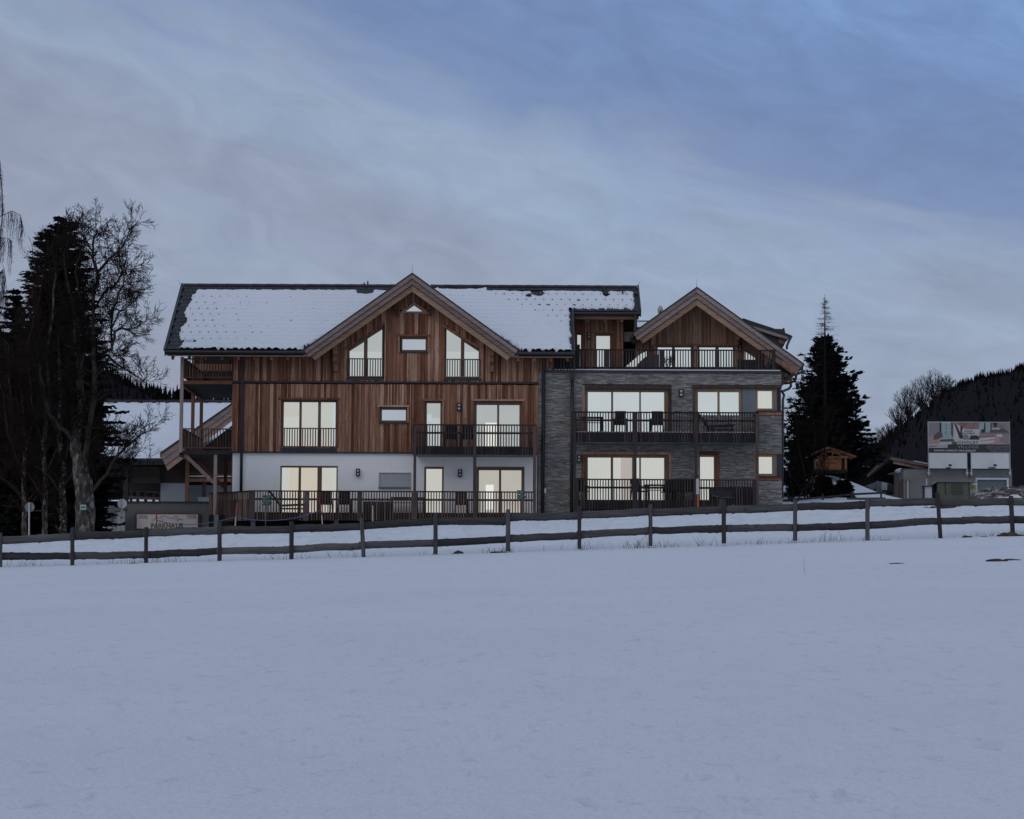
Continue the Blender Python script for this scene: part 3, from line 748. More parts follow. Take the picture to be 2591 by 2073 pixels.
# interior blocker behind upper rooms
MB().prism([(xL+.1, zl3), (wm-.1, zl3), (wm-.1, zE-.1), (xF2-.5, zE-.1), (xA, zA-.8), (xF1+.5, zE-.1), (xL+.1, zE-.1)], YW+.9, YW+.95).build('inner_wall', M['larch_dark'], chalet)
# cover boards round the openings
def cover(x0, x1, r0, r1, Y, mat='larch', sides=True, t=.085, proud=.092):
    a, b, c_, d = rz_(x0, x1, r0, r1, Y)
    piece('cover_board', M[mat], a-t-.03, b+t+.03, Y-proud-.02, Y-.03, d, d+t, chalet)
    if sides:
        piece('cover_board', M[mat], a-t, a, Y-proud, Y-.0251, c_, d-.002, chalet); piece('cover_board', M[mat], b, b+t, Y-proud, Y-.0251, c_, d-.002, chalet)
cover(711, 852.5, 1012, 1132, YW); cover(960.5, 1030.5, 1030.5, 1069.5, YW); cover(1074, 1119, 1015.4, 1131, YW); cover(1198, 1321.5, 1015.4, 1131, YW); cover(1012, 1082, 852, 891, YW)
# horizontal flashings between the floors
piece('flashing', M['metal_dark'], xL-.04, wm, YW-.12, YW, Z(970, YW, 900), Z(966, YW, 900), chalet)
piece('flashing', M['metal_dark'], xL-.05, X(1046, YW, 1145), YW-.10, YW+.02, Z(1148, YW, 900), Z(1144, YW, 900), chalet)
# white ground floor wall
xwr = X(1358, YW, 1200)
wall('white_wall', M['render_white'], xL+.05, xwr, zG, Z(1147, YW, 900), YW+.03, WINS['ground'], .12)
# side walls, back wall (never seen squarely, but there)
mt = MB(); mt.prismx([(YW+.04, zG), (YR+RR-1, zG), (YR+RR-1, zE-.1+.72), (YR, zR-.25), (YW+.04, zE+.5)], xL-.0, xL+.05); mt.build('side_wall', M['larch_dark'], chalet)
MB().box(xL, xR, 117.8, 118, zG, zE).build('back_wall', M['render_white'], chalet)
# ---- stone wing
zT = Z(944, YS, 1650); zb = 3.4
zSt = zT
wall('stone_wall_core', M['concrete'], xS, xR, zb, zSt, YS+.03, [], .02) if False else None
def clad(x0, x1, z0, z1, Y, holes, seed):
    r = random.Random(seed); mt = MB(); z = z0
    while z < z1-.02:
        h = r.choice((.032, .038, .045, .055)); 
        if z+h > z1: h = z1-z
        x = x0
        while x < x1-.01:
            w_ = r.uniform(.10, .45); e = min(x+w_, x1)
            if x1-e < .12: e = x1
            segs = [(x, e)]
            for hh in holes:
                if z+h > hh[2] and z < hh[3]:
                    ns = []
                    for a, b in segs:
                        if b <= hh[0] or a >= hh[1]: ns.append((a, b)); continue
                        if a < hh[0]: ns.append((a, hh[0]))
                        if b > hh[1]: ns.append((hh[1], b))
                    segs = ns
            for a, b in segs:
                if b-a < .02: continue
                p = r.uniform(.010, .05); bb = len(mt.v); t = r.uniform(-.006, .006)
                mt.v += [(a+.003, Y-p, z+.003), (b-.003, Y-p+t, z+.003), (b-.003, Y-p+t, z+h-.003), (a+.003, Y-p, z+h-.003),
                         (a+.003, Y+.03, z+.003), (b-.003, Y+.03, z+.003), (b-.003, Y+.03, z+h-.003), (a+.003, Y+.03, z+h-.003)]
                mt.f += [(bb, bb+1, bb+2, bb+3), (bb, bb+4, bb+5, bb+1), (bb+1, bb+5, bb+6, bb+2), (bb+2, bb+6, bb+7, bb+3), (bb+3, bb+7, bb+4, bb)]
            x = e
        z += h
    return mt.build('stone_cladding', M['stone'], chalet, kind='stuff')
def hrect(*a): return rz_(*a, YS)
lint1 = hrect(1473, 1697, 975, 984); lint2 = hrect(1752, 1978, 975, 983.5)
strips = [hrect(1473, 1699, 974.5, 1096), hrect(1752, 1978, 974.5, 1051), hrect(1471.5, 1698, 1143, 1268), hrect(1768.8, 1820, 1143, 1268), hrect(1906.5, 1978, 1143, 1215.5)]
clad(xS, xR, zb, zSt-.0, YS, strips, 4)
wall('stone_wall_core', M['black'], xS, xR, zb, zSt, YS+.025, strips, .02)
# side of the wing
MB().box(xR-.3, xR-.01, YS+.05, 118, zb, zSt).build('side_wall', M['concrete'], chalet)
def bx(name, mat, a, b, r0, r1, y0, y1, parent=chalet):
    x0, x1, z0, z1 = rz_(a, b, r0, r1, YS); return piece(name, M[mat], x0, x1, y0, y1, z0, z1, parent)
# timber lintels, jambs, sills of the stone wing
bx('lintel', 'post', 1479, 1698, 975, 984.5, YS-.05, YS+.2); bx('lintel', 'post', 1752, 1978, 974.5, 983, YS-.07, YS+.2)
bx('lintel', 'larch', 1472, 1698, 1143, 1150.5, YS-.06, YS+.2); bx('lintel', 'larch', 1769, 1820, 1143, 1150.5, YS-.06, YS+.2); bx('lintel', 'rafter', 1919.5, 1978, 1143, 1149, YS-.06, YS+.2)
bx('jamb', 'postlight', 1473, 1479.5, 975, 1096, YS-.05, YS+.15); bx('jamb', 'post', 1692.5, 1699, 985, 1096, YS-.05, YS+.15); bx('jamb', 'post', 1752, 1758.6, 983.5, 1096, YS-.05, YS+.15)
bx('jamb', 'larch', 1472, 1479.5, 1151, 1268, YS-.05, YS+.15); bx('jamb', 'larch', 1692.5, 1698, 1151, 1268, YS-.05, YS+.15); bx('jamb', 'larch', 1811.5, 1820, 1151, 1268, YS-.05, YS+.15)
bx('jamb', 'rafter', 1906.5, 1913.5, 1143, 1215, YS-.05, YS+.15)
bx('sill', 'larch', 1920, 1978, 1043.5, 1050.5, YS-.06, YS+.2); bx('sill', 'metal_dark', 1914, 1978, 1039.5, 1043, YS-.1, YS+.2)
bx('sill', 'larch', 1914, 1978, 1209, 1215.5, YS-.06, YS+.2); bx('sill', 'metal_dark', 1914, 1978, 1205, 1208.6, YS-.1, YS+.2)
bx('slate_panel', 'panel_grey', 1879, 1912, 983.5, 1096, YS+.06, YS+.12)
bx('corner_post', 'metal_dark', 1966, 1976, 984, 1039, YS+.02, YS+.2); bx('corner_post', 'metal_dark', 1966, 1976, 1150, 1205, YS+.02, YS+.2)
bx('jamb', 'post', 1968.5, 1971.5, 984, 1039, YS-.03, YS+.02)
# terrace slab edge
xt0 = X(1384, YS, 941)
piece('terrace_edge', M['metal_dark'], xt0, xR+.02, YS-.10, YS+.3, Z(944.5, YS, 1650), Z(938, YS, 1650), chalet)
piece('terrace_snow', M['roofsnow'], xt0+.1, xR-.05, YS+.02, YGW-.1, Z(938, YS, 1650)-.02, Z(936.0, YS, 1650)+.02, chalet)
MB().box(xt0, xR, YS+.3, 118, zT-.15, zT+.02).build('terrace_slab', M['concrete'], chalet)
# dormer wall (recessed) and its boards
xd0, xd1 = X(1455, YD, 880), X(1577, YD, 880); zdb = zT; zdt = zE+SL*(YD-YE)-.25
WINS['dormer'] = [(a, b, c_, d) for a, b, c_, d in WINS['dormer']]
clip_boards(xd0, xd1, zdb, lambda x: zdt, YD, 'dormer', M['larch'])
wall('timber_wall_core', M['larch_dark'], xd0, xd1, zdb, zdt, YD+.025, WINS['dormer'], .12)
MB().box(xd1-.05, xd1, YD+.03, 112, zdb, zdt+.8).build('side_wall', M['larch_dark'], chalet)
MB().box(xd1, X(1612, YD+1.2, 850), YD+1.2, YD+1.3, zdb, zdt+.5).build('recess_wall', M['shadowwood'], chalet)
MB().box(X(1578, YD, 850), X(1603, YD, 850), YD+.1, YD+.2, Z(864, YD, 1590), Z(840, YD, 1590)).build('recess_panel', M['fascia'], chalet)
a, b, c_, d = rz_(1505, 1547.7, 844, 931, YD); piece('cover_board', M['larch'], a-.1, b+.12, YD-.07, YD-.03, d, d+.09, chalet)
# side cheek under the low roof part next to the terrace
MB().prismx([(YE+.6, zT+.05), (YE+tB+1, zT+.05), (YE+tB+1, zE+SL*(tB+1)-.25), (YE+.6, zE+.2)], xNot-.2, xNot-.12).build('side_wall', M['larch_dark'], chalet) if False else None
# timber piece between the flashing and the terrace
# wing gable wall
zgb = zT; ztop = lambda x: zA2-.36-SL*abs(x-xA2)
gx0, gx1 = X(1608, YGW, 900), X(1992, YGW, 930)
Wg0, Wg1 = X(1660, YGW, 875), X(1868, YGW, 875)
# outward raking lit panes either side (behind the railing)
def poly_px(pts, Y): return [(X(a, Y, b), Z(b, Y, a)) for a, b in pts]
sideL = poly_px([(1580, 930), (1637, 930), (1637, 888), (1620, 896)], YGW); sideR = poly_px([(1882, 930), (1914, 930), (1910, 906), (1882, 888)], YGW)
clip_boards(gx0, gx1, zgb, lambda x: max(zgb+.05, ztop(x)), YGW, 'wing', M['larch_gable'], wmin=.14, wmax=.26)
cm = MB(); N = 80
for i in range(N):
    a = gx0+(gx1-gx0)*i/N; b = gx0+(gx1-gx0)*(i+1)/N; mx_ = (a+b)/2; t_ = min(ztop(a), ztop(b)); sp_ = [(zgb, t_)]
    for h in WINS['wing']:
        if h[0] < mx_ < h[1]: sp_ = [(zgb, h[2]), (h[3], t_)]
    for s0, s1 in sp_:
        if s1 > s0: cm.add([(a, YGW+.03, s0), (b, YGW+.03, s0), (b, YGW+.03, s1), (a, YGW+.03, s1)], [(0, 1, 2, 3)])
cm.build('timber_wall_core', M['larch_dark'], chalet)
MB().prism([(gx0+.1, zgb), (gx1-.1, zgb), (gx1-.1, ztop(gx1)-.3), (xA2, zA2-.9), (gx0+.1, ztop(gx0)-.3)], YGW+.9, YGW+.95).build('inner_wall', M['larch_dark'], chalet)
for nm, poly in (('l', sideL), ('r', sideR)):
    w = MB().prism(poly, YGW-.09, YGW-.05).build('window', M['frame'], chalet)
    cx_ = sum(p_[0] for p_ in poly)/len(poly); cz_ = sum(p_[1] for p_ in poly)/len(poly)
    ins = [(cx_+(x-cx_)*.93, cz_+(z-cz_)*.93) for x, z in poly]
    MB().prism(ins, YGW-.1, YGW-.092).build('lit_room', M['lit_cool'], w); MB().prism(ins, YGW-.12, YGW-.115).build('pane', M['glass'], w)
piece('cover_board', M['larch_gable'], Wg0-.1, Wg1+.1, YGW-.09, YGW-.03, Z(875, YGW, 1763), Z(871, YGW, 1763), chalet)
# carved brackets and king post
def bracket(px0, px1, r0, r1, Y, depth, mat='larch_dark'):
    x0, x1, z0, z1 = rz_(px0, px1, r0, r1, Y); h = z1-z0
    prof = [(Y+depth, z1), (Y, z1), (Y, z1-h*.18), (Y+depth*.12, z1-h*.25), (Y+depth*.12, z1-h*.4), (Y+depth*.3, z1-h*.48), (Y+depth*.3, z1-h*.64), (Y+depth*.55, z1-h*.75), (Y+depth*.6, z1-h), (Y+depth, z0)]
    MB().prismx([(y, z) for y, z in prof][::-1], x0, x1).build('bracket', M[mat], chalet)
bracket(997.7, 1007.4, 758, 793, 105.1, .9); bracket(1079.8, 1089.5, 758, 793, 105.1, .9)
bracket(841.8, 853, 868, 936, 105.1, .86); bracket(1239, 1249, 871, 938, 105.1, .86)
bracket(1759, 1767.6, 764, 790, 107.2, .6); bracket(1650, 1659, 836, 866, 107.4, 1.5, 'larch_gable'); bracket(1865, 1874, 836, 866, 107.4, 1.5, 'larch_gable')
# purlins under the right rake
for dx, ln in ((4.45, 3), (3.4, 2)):
    pass
MB().beam((xR+.05, YS+.6, zA2-.75-SL*(xR-xA2)-.1), (xA2+sr-.35, YS+.6, zA2-.75-SL*(sr-.35)), .16, .2).build('rafter_end', M['larch_dark'], chalet)
MB().beam((xR+.05, YG+.9, zT-.15), (xA2+sr-.45, YG+.9, zA2-.95-SL*(sr-.45)), .2, .22).build('strut', M['larch_dark'], chalet)
MB().beam((xR+.0, YG+.4, zT+.45), (xA2+sr-.55, YG+.4, zA2-.8-SL*(sr-.5)), .14, .18).build('strut', M['post'], chalet)
# wall of the roof room right of the terrace, under the rake
MB().prism([(xR-.6, zT-.1), (xR, zT-.1), (xR, zA2-.5-SL*(xR-xA2)), (xR-.6, zA2-.5-SL*(xR-.6-xA2))], YG+.6, YG+.7).build('side_wall', M['larch'], chalet)
# right shed dormer
Yd = 112.5
dm = poly_px([(1880, 805), (1900, 812), (1958, 831), (2003, 849), (2001, 853), (1955, 838), (1895, 820)], Yd)
MB().prism(dm, Yd, Yd+3).build('dormer_roof', M['tile'], chalet)
MB().prism(poly_px([(1890, 818), (1955, 838.5), (1997, 853), (1994, 859), (1950, 846), (1890, 826)], Yd), Yd+.05, Yd+2.8).build('fascia_board', M['fascia'], chalet)
MB().prism(poly_px([(1900, 829), (1950, 846.5), (1992, 859), (1985, 875), (1975, 885), (1900, 850)], Yd), Yd+.4, Yd+2.6).build('dormer_wall', M['metal_dark'], chalet)
MB().prism(poly_px([(1972, 855), (1990, 860), (1984, 869), (1972, 866)], Yd), Yd+.3, Yd+.39).build('rafter_end', M['rafter'], chalet)
MB().prism(poly_px([(1956, 832), (1981, 833), (1982, 829.5), (1985, 831), (1987, 842), (1975, 838)], Yd+2), Yd+2, Yd+4).build('dormer_roof', M['tile'], chalet)
def pipe(pts, r=.055, Y=106, nm='downpipe'):
    ps = [P(a, b, c_[0] if c_ else Y) for a, b, *c_ in pts]; MB().tube(ps, r, 8).build(nm, M['metal_dark'], chalet, smooth=True)
pipe([(2003, 850, 112.4), (1995, 866, 112.4), (1991, 876, 112.3), (1991, 884, 112.3)], .06)
# downpipes
pipe([(607, 887, 105), (608, 897, 105.05), (613, 912, 105.3), (616.5, 925, 105.82), (613.5, 960, 105.8), (611.5, 1100, 105.8), (610, 1245, 105.85)], .07)
pipe([(1377, 884, 105), (1376.5, 897, 105.1), (1375.5, 930, 105.7), (1374.5, 1100, 105.75), (1372.5, 1298, 105.75)], .08)
pipe([(1448, 956, 105.75), (1447.5, 1100, 105.75), (1446, 1296, 105.75)], .075)
x0, x1, z0, z1 = rz_(1441, 1454, 944, 957, 105.7); MB().box(x0, x1, 105.62, 105.85, z0, z1).box(x0+.03, x1-.03, 105.65, 105.82, z0-.08, z0).build('rainwater_hopper', M['metal_dark'], chalet)
pipe([(1607.5, 797, 108), (1607.5, 830, 108), (1606, 858, 107.6), (1600, 868, 107.6)], .07)
pipe([(2034, 921, 107), (2030, 926, 107), (2029, 941, 107), (2022, 945, 107), (2008, 949, 107), (1992, 956, 107), (1983, 958, 107)], .06)
pipe([(2015, 948, 108), (2013, 960, 108), (2010, 965, 108), (1998, 969, 108), (1985, 971, 108)], .055)
pipe([(2001, 967, 107), (2001, 978, 107), (1996, 984, 107), (1984, 989, 106.6), (1978, 990, 106.2), (1984, 1000, 106.2), (1981, 1012, 106), (1980, 1120, 106), (1979, 1262, 106)], .06)
# meter box
bx('meter_box', 'white_paint', 1376, 1382, 1236, 1249, YS-.14, YS-.07)
# ---- wall lamps
def wall_lamp(px0, px1, r0, r1, Y):
    x0, x1, z0, z1 = rz_(px0, px1, r0, r1, Y); h = z1-z0
    l = MB().box(x0, x1, Y-.16, Y-.02, z0, z1).build('wall_lamp', M['black'], chalet)
    for k in (.28, .72): piece('lamp_glass', M['cab_grey'], x0+.045, x1-.045, Y-.175, Y-.158, z0+h*(k-.13), z0+h*(k+.13), l)
for a in ((901, 911, 1186.6, 1205.5, YW), (1156.8, 1167, 1020.5, 1040.5, YW-.03), (1159, 1169.3, 1188, 1207.5, YW), (1717.5, 1728.4, 985.5, 1005.5, YS-.05), (1460.7, 1469.8, 1152, 1170.5, YS-.05), (1486, 1493.5, 841.5, 859, YD-.04), (1645, 1652, 872, 889, YGW-.04), (1867, 1874.5, 872, 889, YGW-.04)): wall_lamp(*a)
# ---- balconies
def railing(parent, x0, x1, Y, zb_, zt_, rail='darkrail', slat='slat', mid=True, pitch=.1235, sw=.052, seed=1):
    r = random.Random(seed)
    piece('handrail', M[rail], x0, x1, Y-.06, Y+.05, zt_-.055, zt_, parent)
    if mid: piece('crossrail', M[rail], x0, x1, Y+.012, Y+.06, zt_-.44, zt_-.35, parent)
    mt = MB(); n_ = max(1, round((x1-x0)/pitch))
    for i in range(n_+1):
        xx = x0+(x1-x0)*i/n_; t = r.uniform(-.006, .006); w_ = sw*r.uniform(.85, 1.1)/2
        b0 = len(mt.v); mt.box(xx-w_, xx+w_, Y-.02, Y+.008, zb_+r.uniform(-.01, .01), zt_-.05)
        for k in range(b0, b0+4): mt.v[k] = (mt.v[k][0]+t, mt.v[k][1], mt.v[k][2])
    return mt.build('slats', M[slat], parent, kind='stuff')
def cpost(parent, p0, p1, r0, r1, Y, mat='post', d=.14, name='post'):
    x0, x1, z0, z1 = rz_(p0, p1, r0, r1, Y); return piece(name, M[mat], x0, x1, Y-d/2, Y+d/2, z0, z1, parent)
YB = 104.4
def balcony(p0, p1, rt, rb, rdeck, Y, Yw, posts, soffit_row, snow=False, seed=1, label=None):
    x0, x1 = X(p0, Y, rt), X(p1, Y, rt); zt_, zb_ = Z(rt, Y, (p0+p1)/2), Z(rb, Y, (p0+p1)/2); zd = Z(rdeck, Y, (p0+p1)/2)
    zs = zb_
    deck = MB().box(x0+.06, x1-.06, Y+.1, Yw-.03, zs+.06, zd-.02)
    deck.box(x0+.03, x1-.03, Y+.05, Y+.1, zb_+.03, zd-.01)   # edge board
    dk = deck.build('balcony', M['slat'], chalet, label=label)
    piece('soffit', M['panel_grey'], x0+.15, x1-.1, Y+.1, Yw-.04, zs+.02, zs+.055, dk)
    railing(dk, x0, x1, Y, zb_, zt_, seed=seed)
    for xx in (x0+.03, x1-.03):    # returns to the wall
        piece('handrail', M['darkrail'], xx-.05, xx+.05, Y+.06, Yw-.05, zt_-.055, zt_, dk)
        mt = MB(); n_ = int((Yw-Y)/.125)
        for i in range(1, n_): mt.box(xx-.012, xx+.012, Y+.125*i-.03, Y+.125*i+.03, zb_+.05, zt_-.05)
        mt.build('slats', M['slat'], dk, kind='stuff')
    if snow:
        mt = MB(); n_ = 60
        r = random.Random(5)
        for i in range(n_):
            a = x0+.1+(x1-x0-.2)*i/n_; mt.lump((a, Y+.22, zd), .10, .10, .035+.02*r.random(), i)
        mt.build('deck_snow', M['roofsnow'], dk, kind='stuff')
    for a, b, c_, d in posts: cpost(dk, a, b, c_, d, Y+.02, 'post')
    return dk
balcony(1046, 1357, 1074, 1152, 1130, YB, YW, [(1046, 1053, 1072, 1320), (1197, 1205, 1076, 1320), (1348.5, 1356.5, 1074, 1312)], 1160, seed=2, label='dark slatted balcony in the middle of the timber front')
balcony(1450, 1919, 1042.5, 1121, 1094, YB, YS, [(1450, 1457, 1042, 1292), (1605, 1610.5, 1118, 1290), (1758.5, 1764, 1118, 1285), (1912, 1919, 1044, 1282)], 1126, snow=True, seed=3, label='long dark slatted balcony across the stone wing')
for a, b in ((1600, 1613), (1755, 1766)): cpost(chalet, a, b, 1044, 1121, YB-.03, 'slat', .1, 'railing_post')
# ground terraces
zdk = Z(1300, 103.9, 1200)
def terrace_deck(p0, p1, rt, rb, rdeck, Y, Yw, posts, seed, mat, label):
    x0, x1 = X(p0, Y, rt), X(p1, Y, rt); zt_, zb_ = Z(rt, Y, (p0+p1)/2), Z(rb, Y, (p0+p1)/2); zd = Z(rdeck, Y, (p0+p1)/2)
    dk = MB().box(x0, x1, Y+.06, Yw-.02, zd-.14, zd-.02).build('terrace_deck', M['slatbrown'], chalet, label=label)
    piece('edge_board', M['shadowwood'], x0, x1, Y+.02, Y+.055, zb_+.02, zd-.01, dk)
    railing(dk, x0, x1, Y, zb_, zt_, seed=seed, slat=mat)
    for a, b in posts: cpost(dk, a, b, rt+1, rb, Y-.03, 'post' if mat == 'slatbrown' else 'slat', .12, 'railing_post')
    return dk
YT = YB
dk = terrace_deck(631, 1352, 1242.5, 1318, 1297, YT, YW, [(631, 644), (770, 781), (906, 916), (1043, 1055), (1197, 1207)], 5, 'slatbrown', 'brown slatted ground floor terrace raised on piers')
# angled end of the deck
ang = thing('x', (0, 0, 0), 'x', 'x'); bpy.data.objects.remove(ang)
pA, pB = P(631, 1241.5, YT), P(531, 1248, 106.6); zt_, zb_ = pA.z, P(631, 1317, YT).z
mt = MB(); n_ = 24
for i in range(n_+1):
    q_ = pA.lerp(pB, i/n_); mt.box(q_.x-.035, q_.x+.03, q_.y-.015, q_.y+.015, zb_, zt_-.04)
mt.build('slats', M['slatlight'], dk, kind='stuff')
MB().beam((pA.x, pA.y, zt_-.03), (pB.x, pB.y, zt_-.03), .11, .055).build('handrail', M['darkrail'], dk)
MB().beam((pA.x, pA.y+.05, (zb_+zt_)/2-.15), (pB.x, pB.y+.05, (zb_+zt_)/2-.15), .03, .9).build('dark_backing', M['shadowwood'], dk)
x0 = pB.x; MB().box(x0-.02, x0+.18, pB.y-.08, pB.y+.12, zb_-.02, zt_-.03).build('railing_post', M['postlight'], dk)
MB().add([(pA.x, pA.y+.05, zb_+.4), (pB.x, pB.y, zb_+.4), (pB.x, YW+2, zb_+.4), (pA.x, YW, zb_+.4), (pA.x, pA.y+.05, zb_+.28), (pB.x, pB.y, zb_+.28), (pB.x, YW+2, zb_+.28), (pA.x, YW, zb_+.28)], [(0,1,2,3), (7,6,5,4), (0,4,5,1), (1,5,6,2), (2,6,7,3), (3,7,4,0)]).build('deck_planks', M['slatbrown'], dk)
for a, b in ((634, 646.5), (844.5, 857), (541, 553)):
    q_ = P((a+b)/2, 1322, YT+.35); MB().tube([(q_.x, q_.y, 2.6), (q_.x, q_.y, zb_+.26)], .11, 12).build('concrete_pier', M['concrete'], dk)
MB().box(X(531, YW, 1300), xwr, YW-.3, YW-.2, 2.5, zb_+.3).build('underdeck_sheet', M['shadowwood'], dk)  # dark sheet stands in for the shade of the void under the deck
dk2 = terrace_deck(1457, 1912, 1212.5, 1290, 1265, YT, YS, [(1457, 1463), (1600, 1613), (1755, 1766), (1905, 1912)], 6, 'slat', 'dark slatted ground floor terrace of the stone wing')
MB().box(X(1457, YS, 1290), X(1912, YS, 1290), YT+.1, YT+.2, 3.3, Z(1285, YT, 1650)).build('underdeck_sheet', M['shadowwood'], dk2)
# roof terrace railing
YTR = YS+.25
x0, x1 = X(1455, YTR, 885), X(1960.5, YTR, 885); zt_, zb_ = Z(884.5, YTR, 1700), Z(936, YTR, 1700)
tr_ = MB().box(x0, x1, YTR+.03, YTR+.06, zb_+.05, zb_+.13).build('terrace_railing', M['darkrail'], chalet, label='dark slatted railing round the roof terrace')
railing(tr_, x0, x1, YTR, zb_+.02, zt_, mid=False, pitch=.126, seed=8)
for a, b in ((1528, 1542), (1669, 1680), (1809, 1820), (1953, 1960.5)): cpost(tr_, a, b, 885, 938, YTR-.03, 'slat', .14, 'railing_post')
mt = MB()
for i in range(1, 24): mt.box(x1-.015, x1+.015, YTR+.12*i-.03, YTR+.12*i+.03, zb_, zt_-.05)
mt.build('slats', M['slat'], tr_, kind='stuff'); piece('handrail', M['darkrail'], x1-.05, x1+.05, YTR, YTR+2.9, zt_-.055, zt_, tr_)
# small railing left of the terrace below the eave
x0, x1 = X(1402, 105.9, 905), X(1453, 105.9, 905); zt2, zb2 = Z(903, 105.9, 1428), Z(937, 105.9, 1428)
sr_ = MB().box(x0, x1, 105.95, 106.0, zb2, zb2+.08).build('terrace_railing', M['darkrail'], chalet, label='short dark railing under the eave'); railing(sr_, x0, x1, 105.9, zb2, zt2, mid=False, pitch=.16, sw=.06, seed=9)
piece('back_panel', M['black'], x0, x1+.3, 107.2, 107.3, zb2-.1, zE+.6, chalet)
clip_boards(X(1378, YS, 910), X(1402, YS, 910), zT+.05, lambda x: zE-.05, YS+.05, 'stone', M['larch'])
# ---- side balconies on the left gable end
ypost = (106.0, 109.8, 112.8)
xp = X(459.5, 106, 1000)
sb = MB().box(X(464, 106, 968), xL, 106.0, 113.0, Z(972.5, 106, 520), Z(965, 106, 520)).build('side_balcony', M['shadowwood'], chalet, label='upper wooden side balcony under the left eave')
piece('edge_beam', M['larch'], X(464, 106, 968), xL-.01, 105.93, 105.998, Z(972.5, 106, 520), Z(964, 106, 520), sb)
x0, x1 = X(466, 106, 930), xL-.01
def siderail(parent, rt, rb, x0, x1):
    zt_, zb_ = Z(rt, 106, 520), Z(rb, 106, 520)
    railing(parent, x0, x1, 106.02, zb_, zt_, 'beam', 'slatbrown', False, .133, .045, 11)
    piece('bottom_rail', M['beam'], x0, x1, 106.0, 106.06, zb_, zb_+.07, parent)
    mt = MB()
    for i in range(1, 50): mt.box(x0-.02, x0+.01, 106+.135*i-.025, 106+.135*i+.025, zb_, zt_-.05)
    mt.build('slats', M['slatbrown'], parent, kind='stuff'); piece('handrail', M['beam'], x0-.06, x0+.05, 106.08, 112.9, zt_-.06, zt_, parent)
siderail(sb, 907, 957, x0, x1)
piece('end_wall', M['slatbrown'], X(500, 112, 950), xL, 112.9, 113.0, Z(964, 106, 520), Z(912, 106, 520), sb)
piece('wall_bench', M['larch_gable'], X(490, 112, 950), xL-.1, 112.6, 112.88, Z(938, 112.6, 530), Z(921, 112.6, 530), sb)
sb2 = MB().box(X(455, 106, 1145), xL, 106.0, 113.0, Z(1149, 106, 520), Z(1142, 106, 520)).build('side_balcony', M['shadowwood'], chalet, label='lower wooden side balcony beside the left gable end')
piece('edge_beam', M['post'], X(464, 106, 1145), xL-.01, 105.9, 105.998, Z(1150, 106, 520), Z(1140, 106, 520), sb2)
siderail(sb2, 1084, 1135, x0, x1)
for i, y in enumerate(ypost):
    z0 = Z(1146, 106, 460); z1 = zE-.2+max(0, (y-YE-.5))*SL*.0+(0 if i == 0 else 1.8)
    z1 = min(z1, zE+SL*(y-YE)-.3) if y < YR else zE+SL*(YR+RR-y)-.3
    piece('post', M['postlight' if i == 0 else 'larch_dark'], xp-.07, xp+.08, y-.08, y+.08, z0, z1, sb2)
# braces and lower posts
for y, mt_ in ((106.05, 'postlight'), (109.8, 'larch_dark')):
    a = P(468, 1151, 106.05); b = P(541, 1222, 106.05)
    MB().beam((a.x, y, a.z), (b.x, y, b.z), .14, .16).build('brace', M[mt_], sb2)
    pz = P(544, 1248, 106.05); piece('post', M[mt_], pz.x-.07, pz.x+.08, y-.08, y+.08, 3.6, Z(1148, 106, 520), sb2)
MB().beam((X(458, 106, 1150), 106, Z(1150, 106, 460)-.02), (X(458, 106, 1150), 113, Z(1150, 106, 460)-.02), .16, .18).build('edge_beam', M['metal_dark'], sb2)
MB().beam((X(462, 106, 975), 106, Z(973, 106, 460)), (X(462, 106, 975), 113, Z(973, 106, 460)), .14, .2).build('edge_beam', M['larch_dark'], sb)
# ---- snow on the chalet roof
def snow_patch(x0, x1, t0, t1, inside, holes, seed, step=.055):
    """inside(x,t) -> distance in metres to the snow edge (positive inside)"""
    nx = int((x1-x0)/step); nt_ = int((t1-t0)*1.232/step); m = MB(); idx = {}
    rowlen = dt
    for j in range(nt_+1):
        t = t0+(t1-t0)*j/nt_
        for i in range(nx+1):
            x = x0+(x1-x0)*i/nx
            d = inside(x, t)+.10*noise.noise(Vector((x*3.1, t*4.0, seed)))+.05*noise.noise(Vector((x*9, t*9, seed)))
            ph = (t/rowlen) % 1.0; rp_ = .045*(1-ph)
            for hx, ht, hr in holes_at(holes, x, t):
                dd = math.hypot((x-hx), (t-ht)*1.2)-hr; d = min(d, dd*1.5)
            if d <= -.02: continue
            h = .10*min(1, max(.0, d)/.10)**.6+rp_*min(1, max(0, d)/.1)+.018*noise.noise(Vector((x*1.1, t*2.2, seed+4)))+.010*noise.noise(Vector((x*5, t*6, seed+9)))
            idx[i, j] = len(m.v); m.v.append(tuple(rp(x, t, max(.0, h)+.045 if d > 0 else .0)))
    for j in range(nt_):
        for i in range(nx):
            k = [idx.get((i, j)), idx.get((i+1, j)), idx.get((i+1, j+1)), idx.get((i, j+1))]
            if None not in k: m.f.append(tuple(k))
    return m.build('snow_cover', M['roofsnow'], roof, smooth=True)
def holes_at(holes, x, t):
    return holes.get((int(x/.5), int(t/.5)), ())
def mkholes(lst):
    h = {}
    for (x, t, r_) in lst:
        for a in (-1, 0, 1):
            for b in (-1, 0, 1): h.setdefault((int(x/.5)+a, int(t/.5)+b), []).append((x, t, r_))
    return h
def tz(row, px):    # roof run for a pixel row
    return solve(row, px)
guards = []; hl = []
r = random.Random(12)
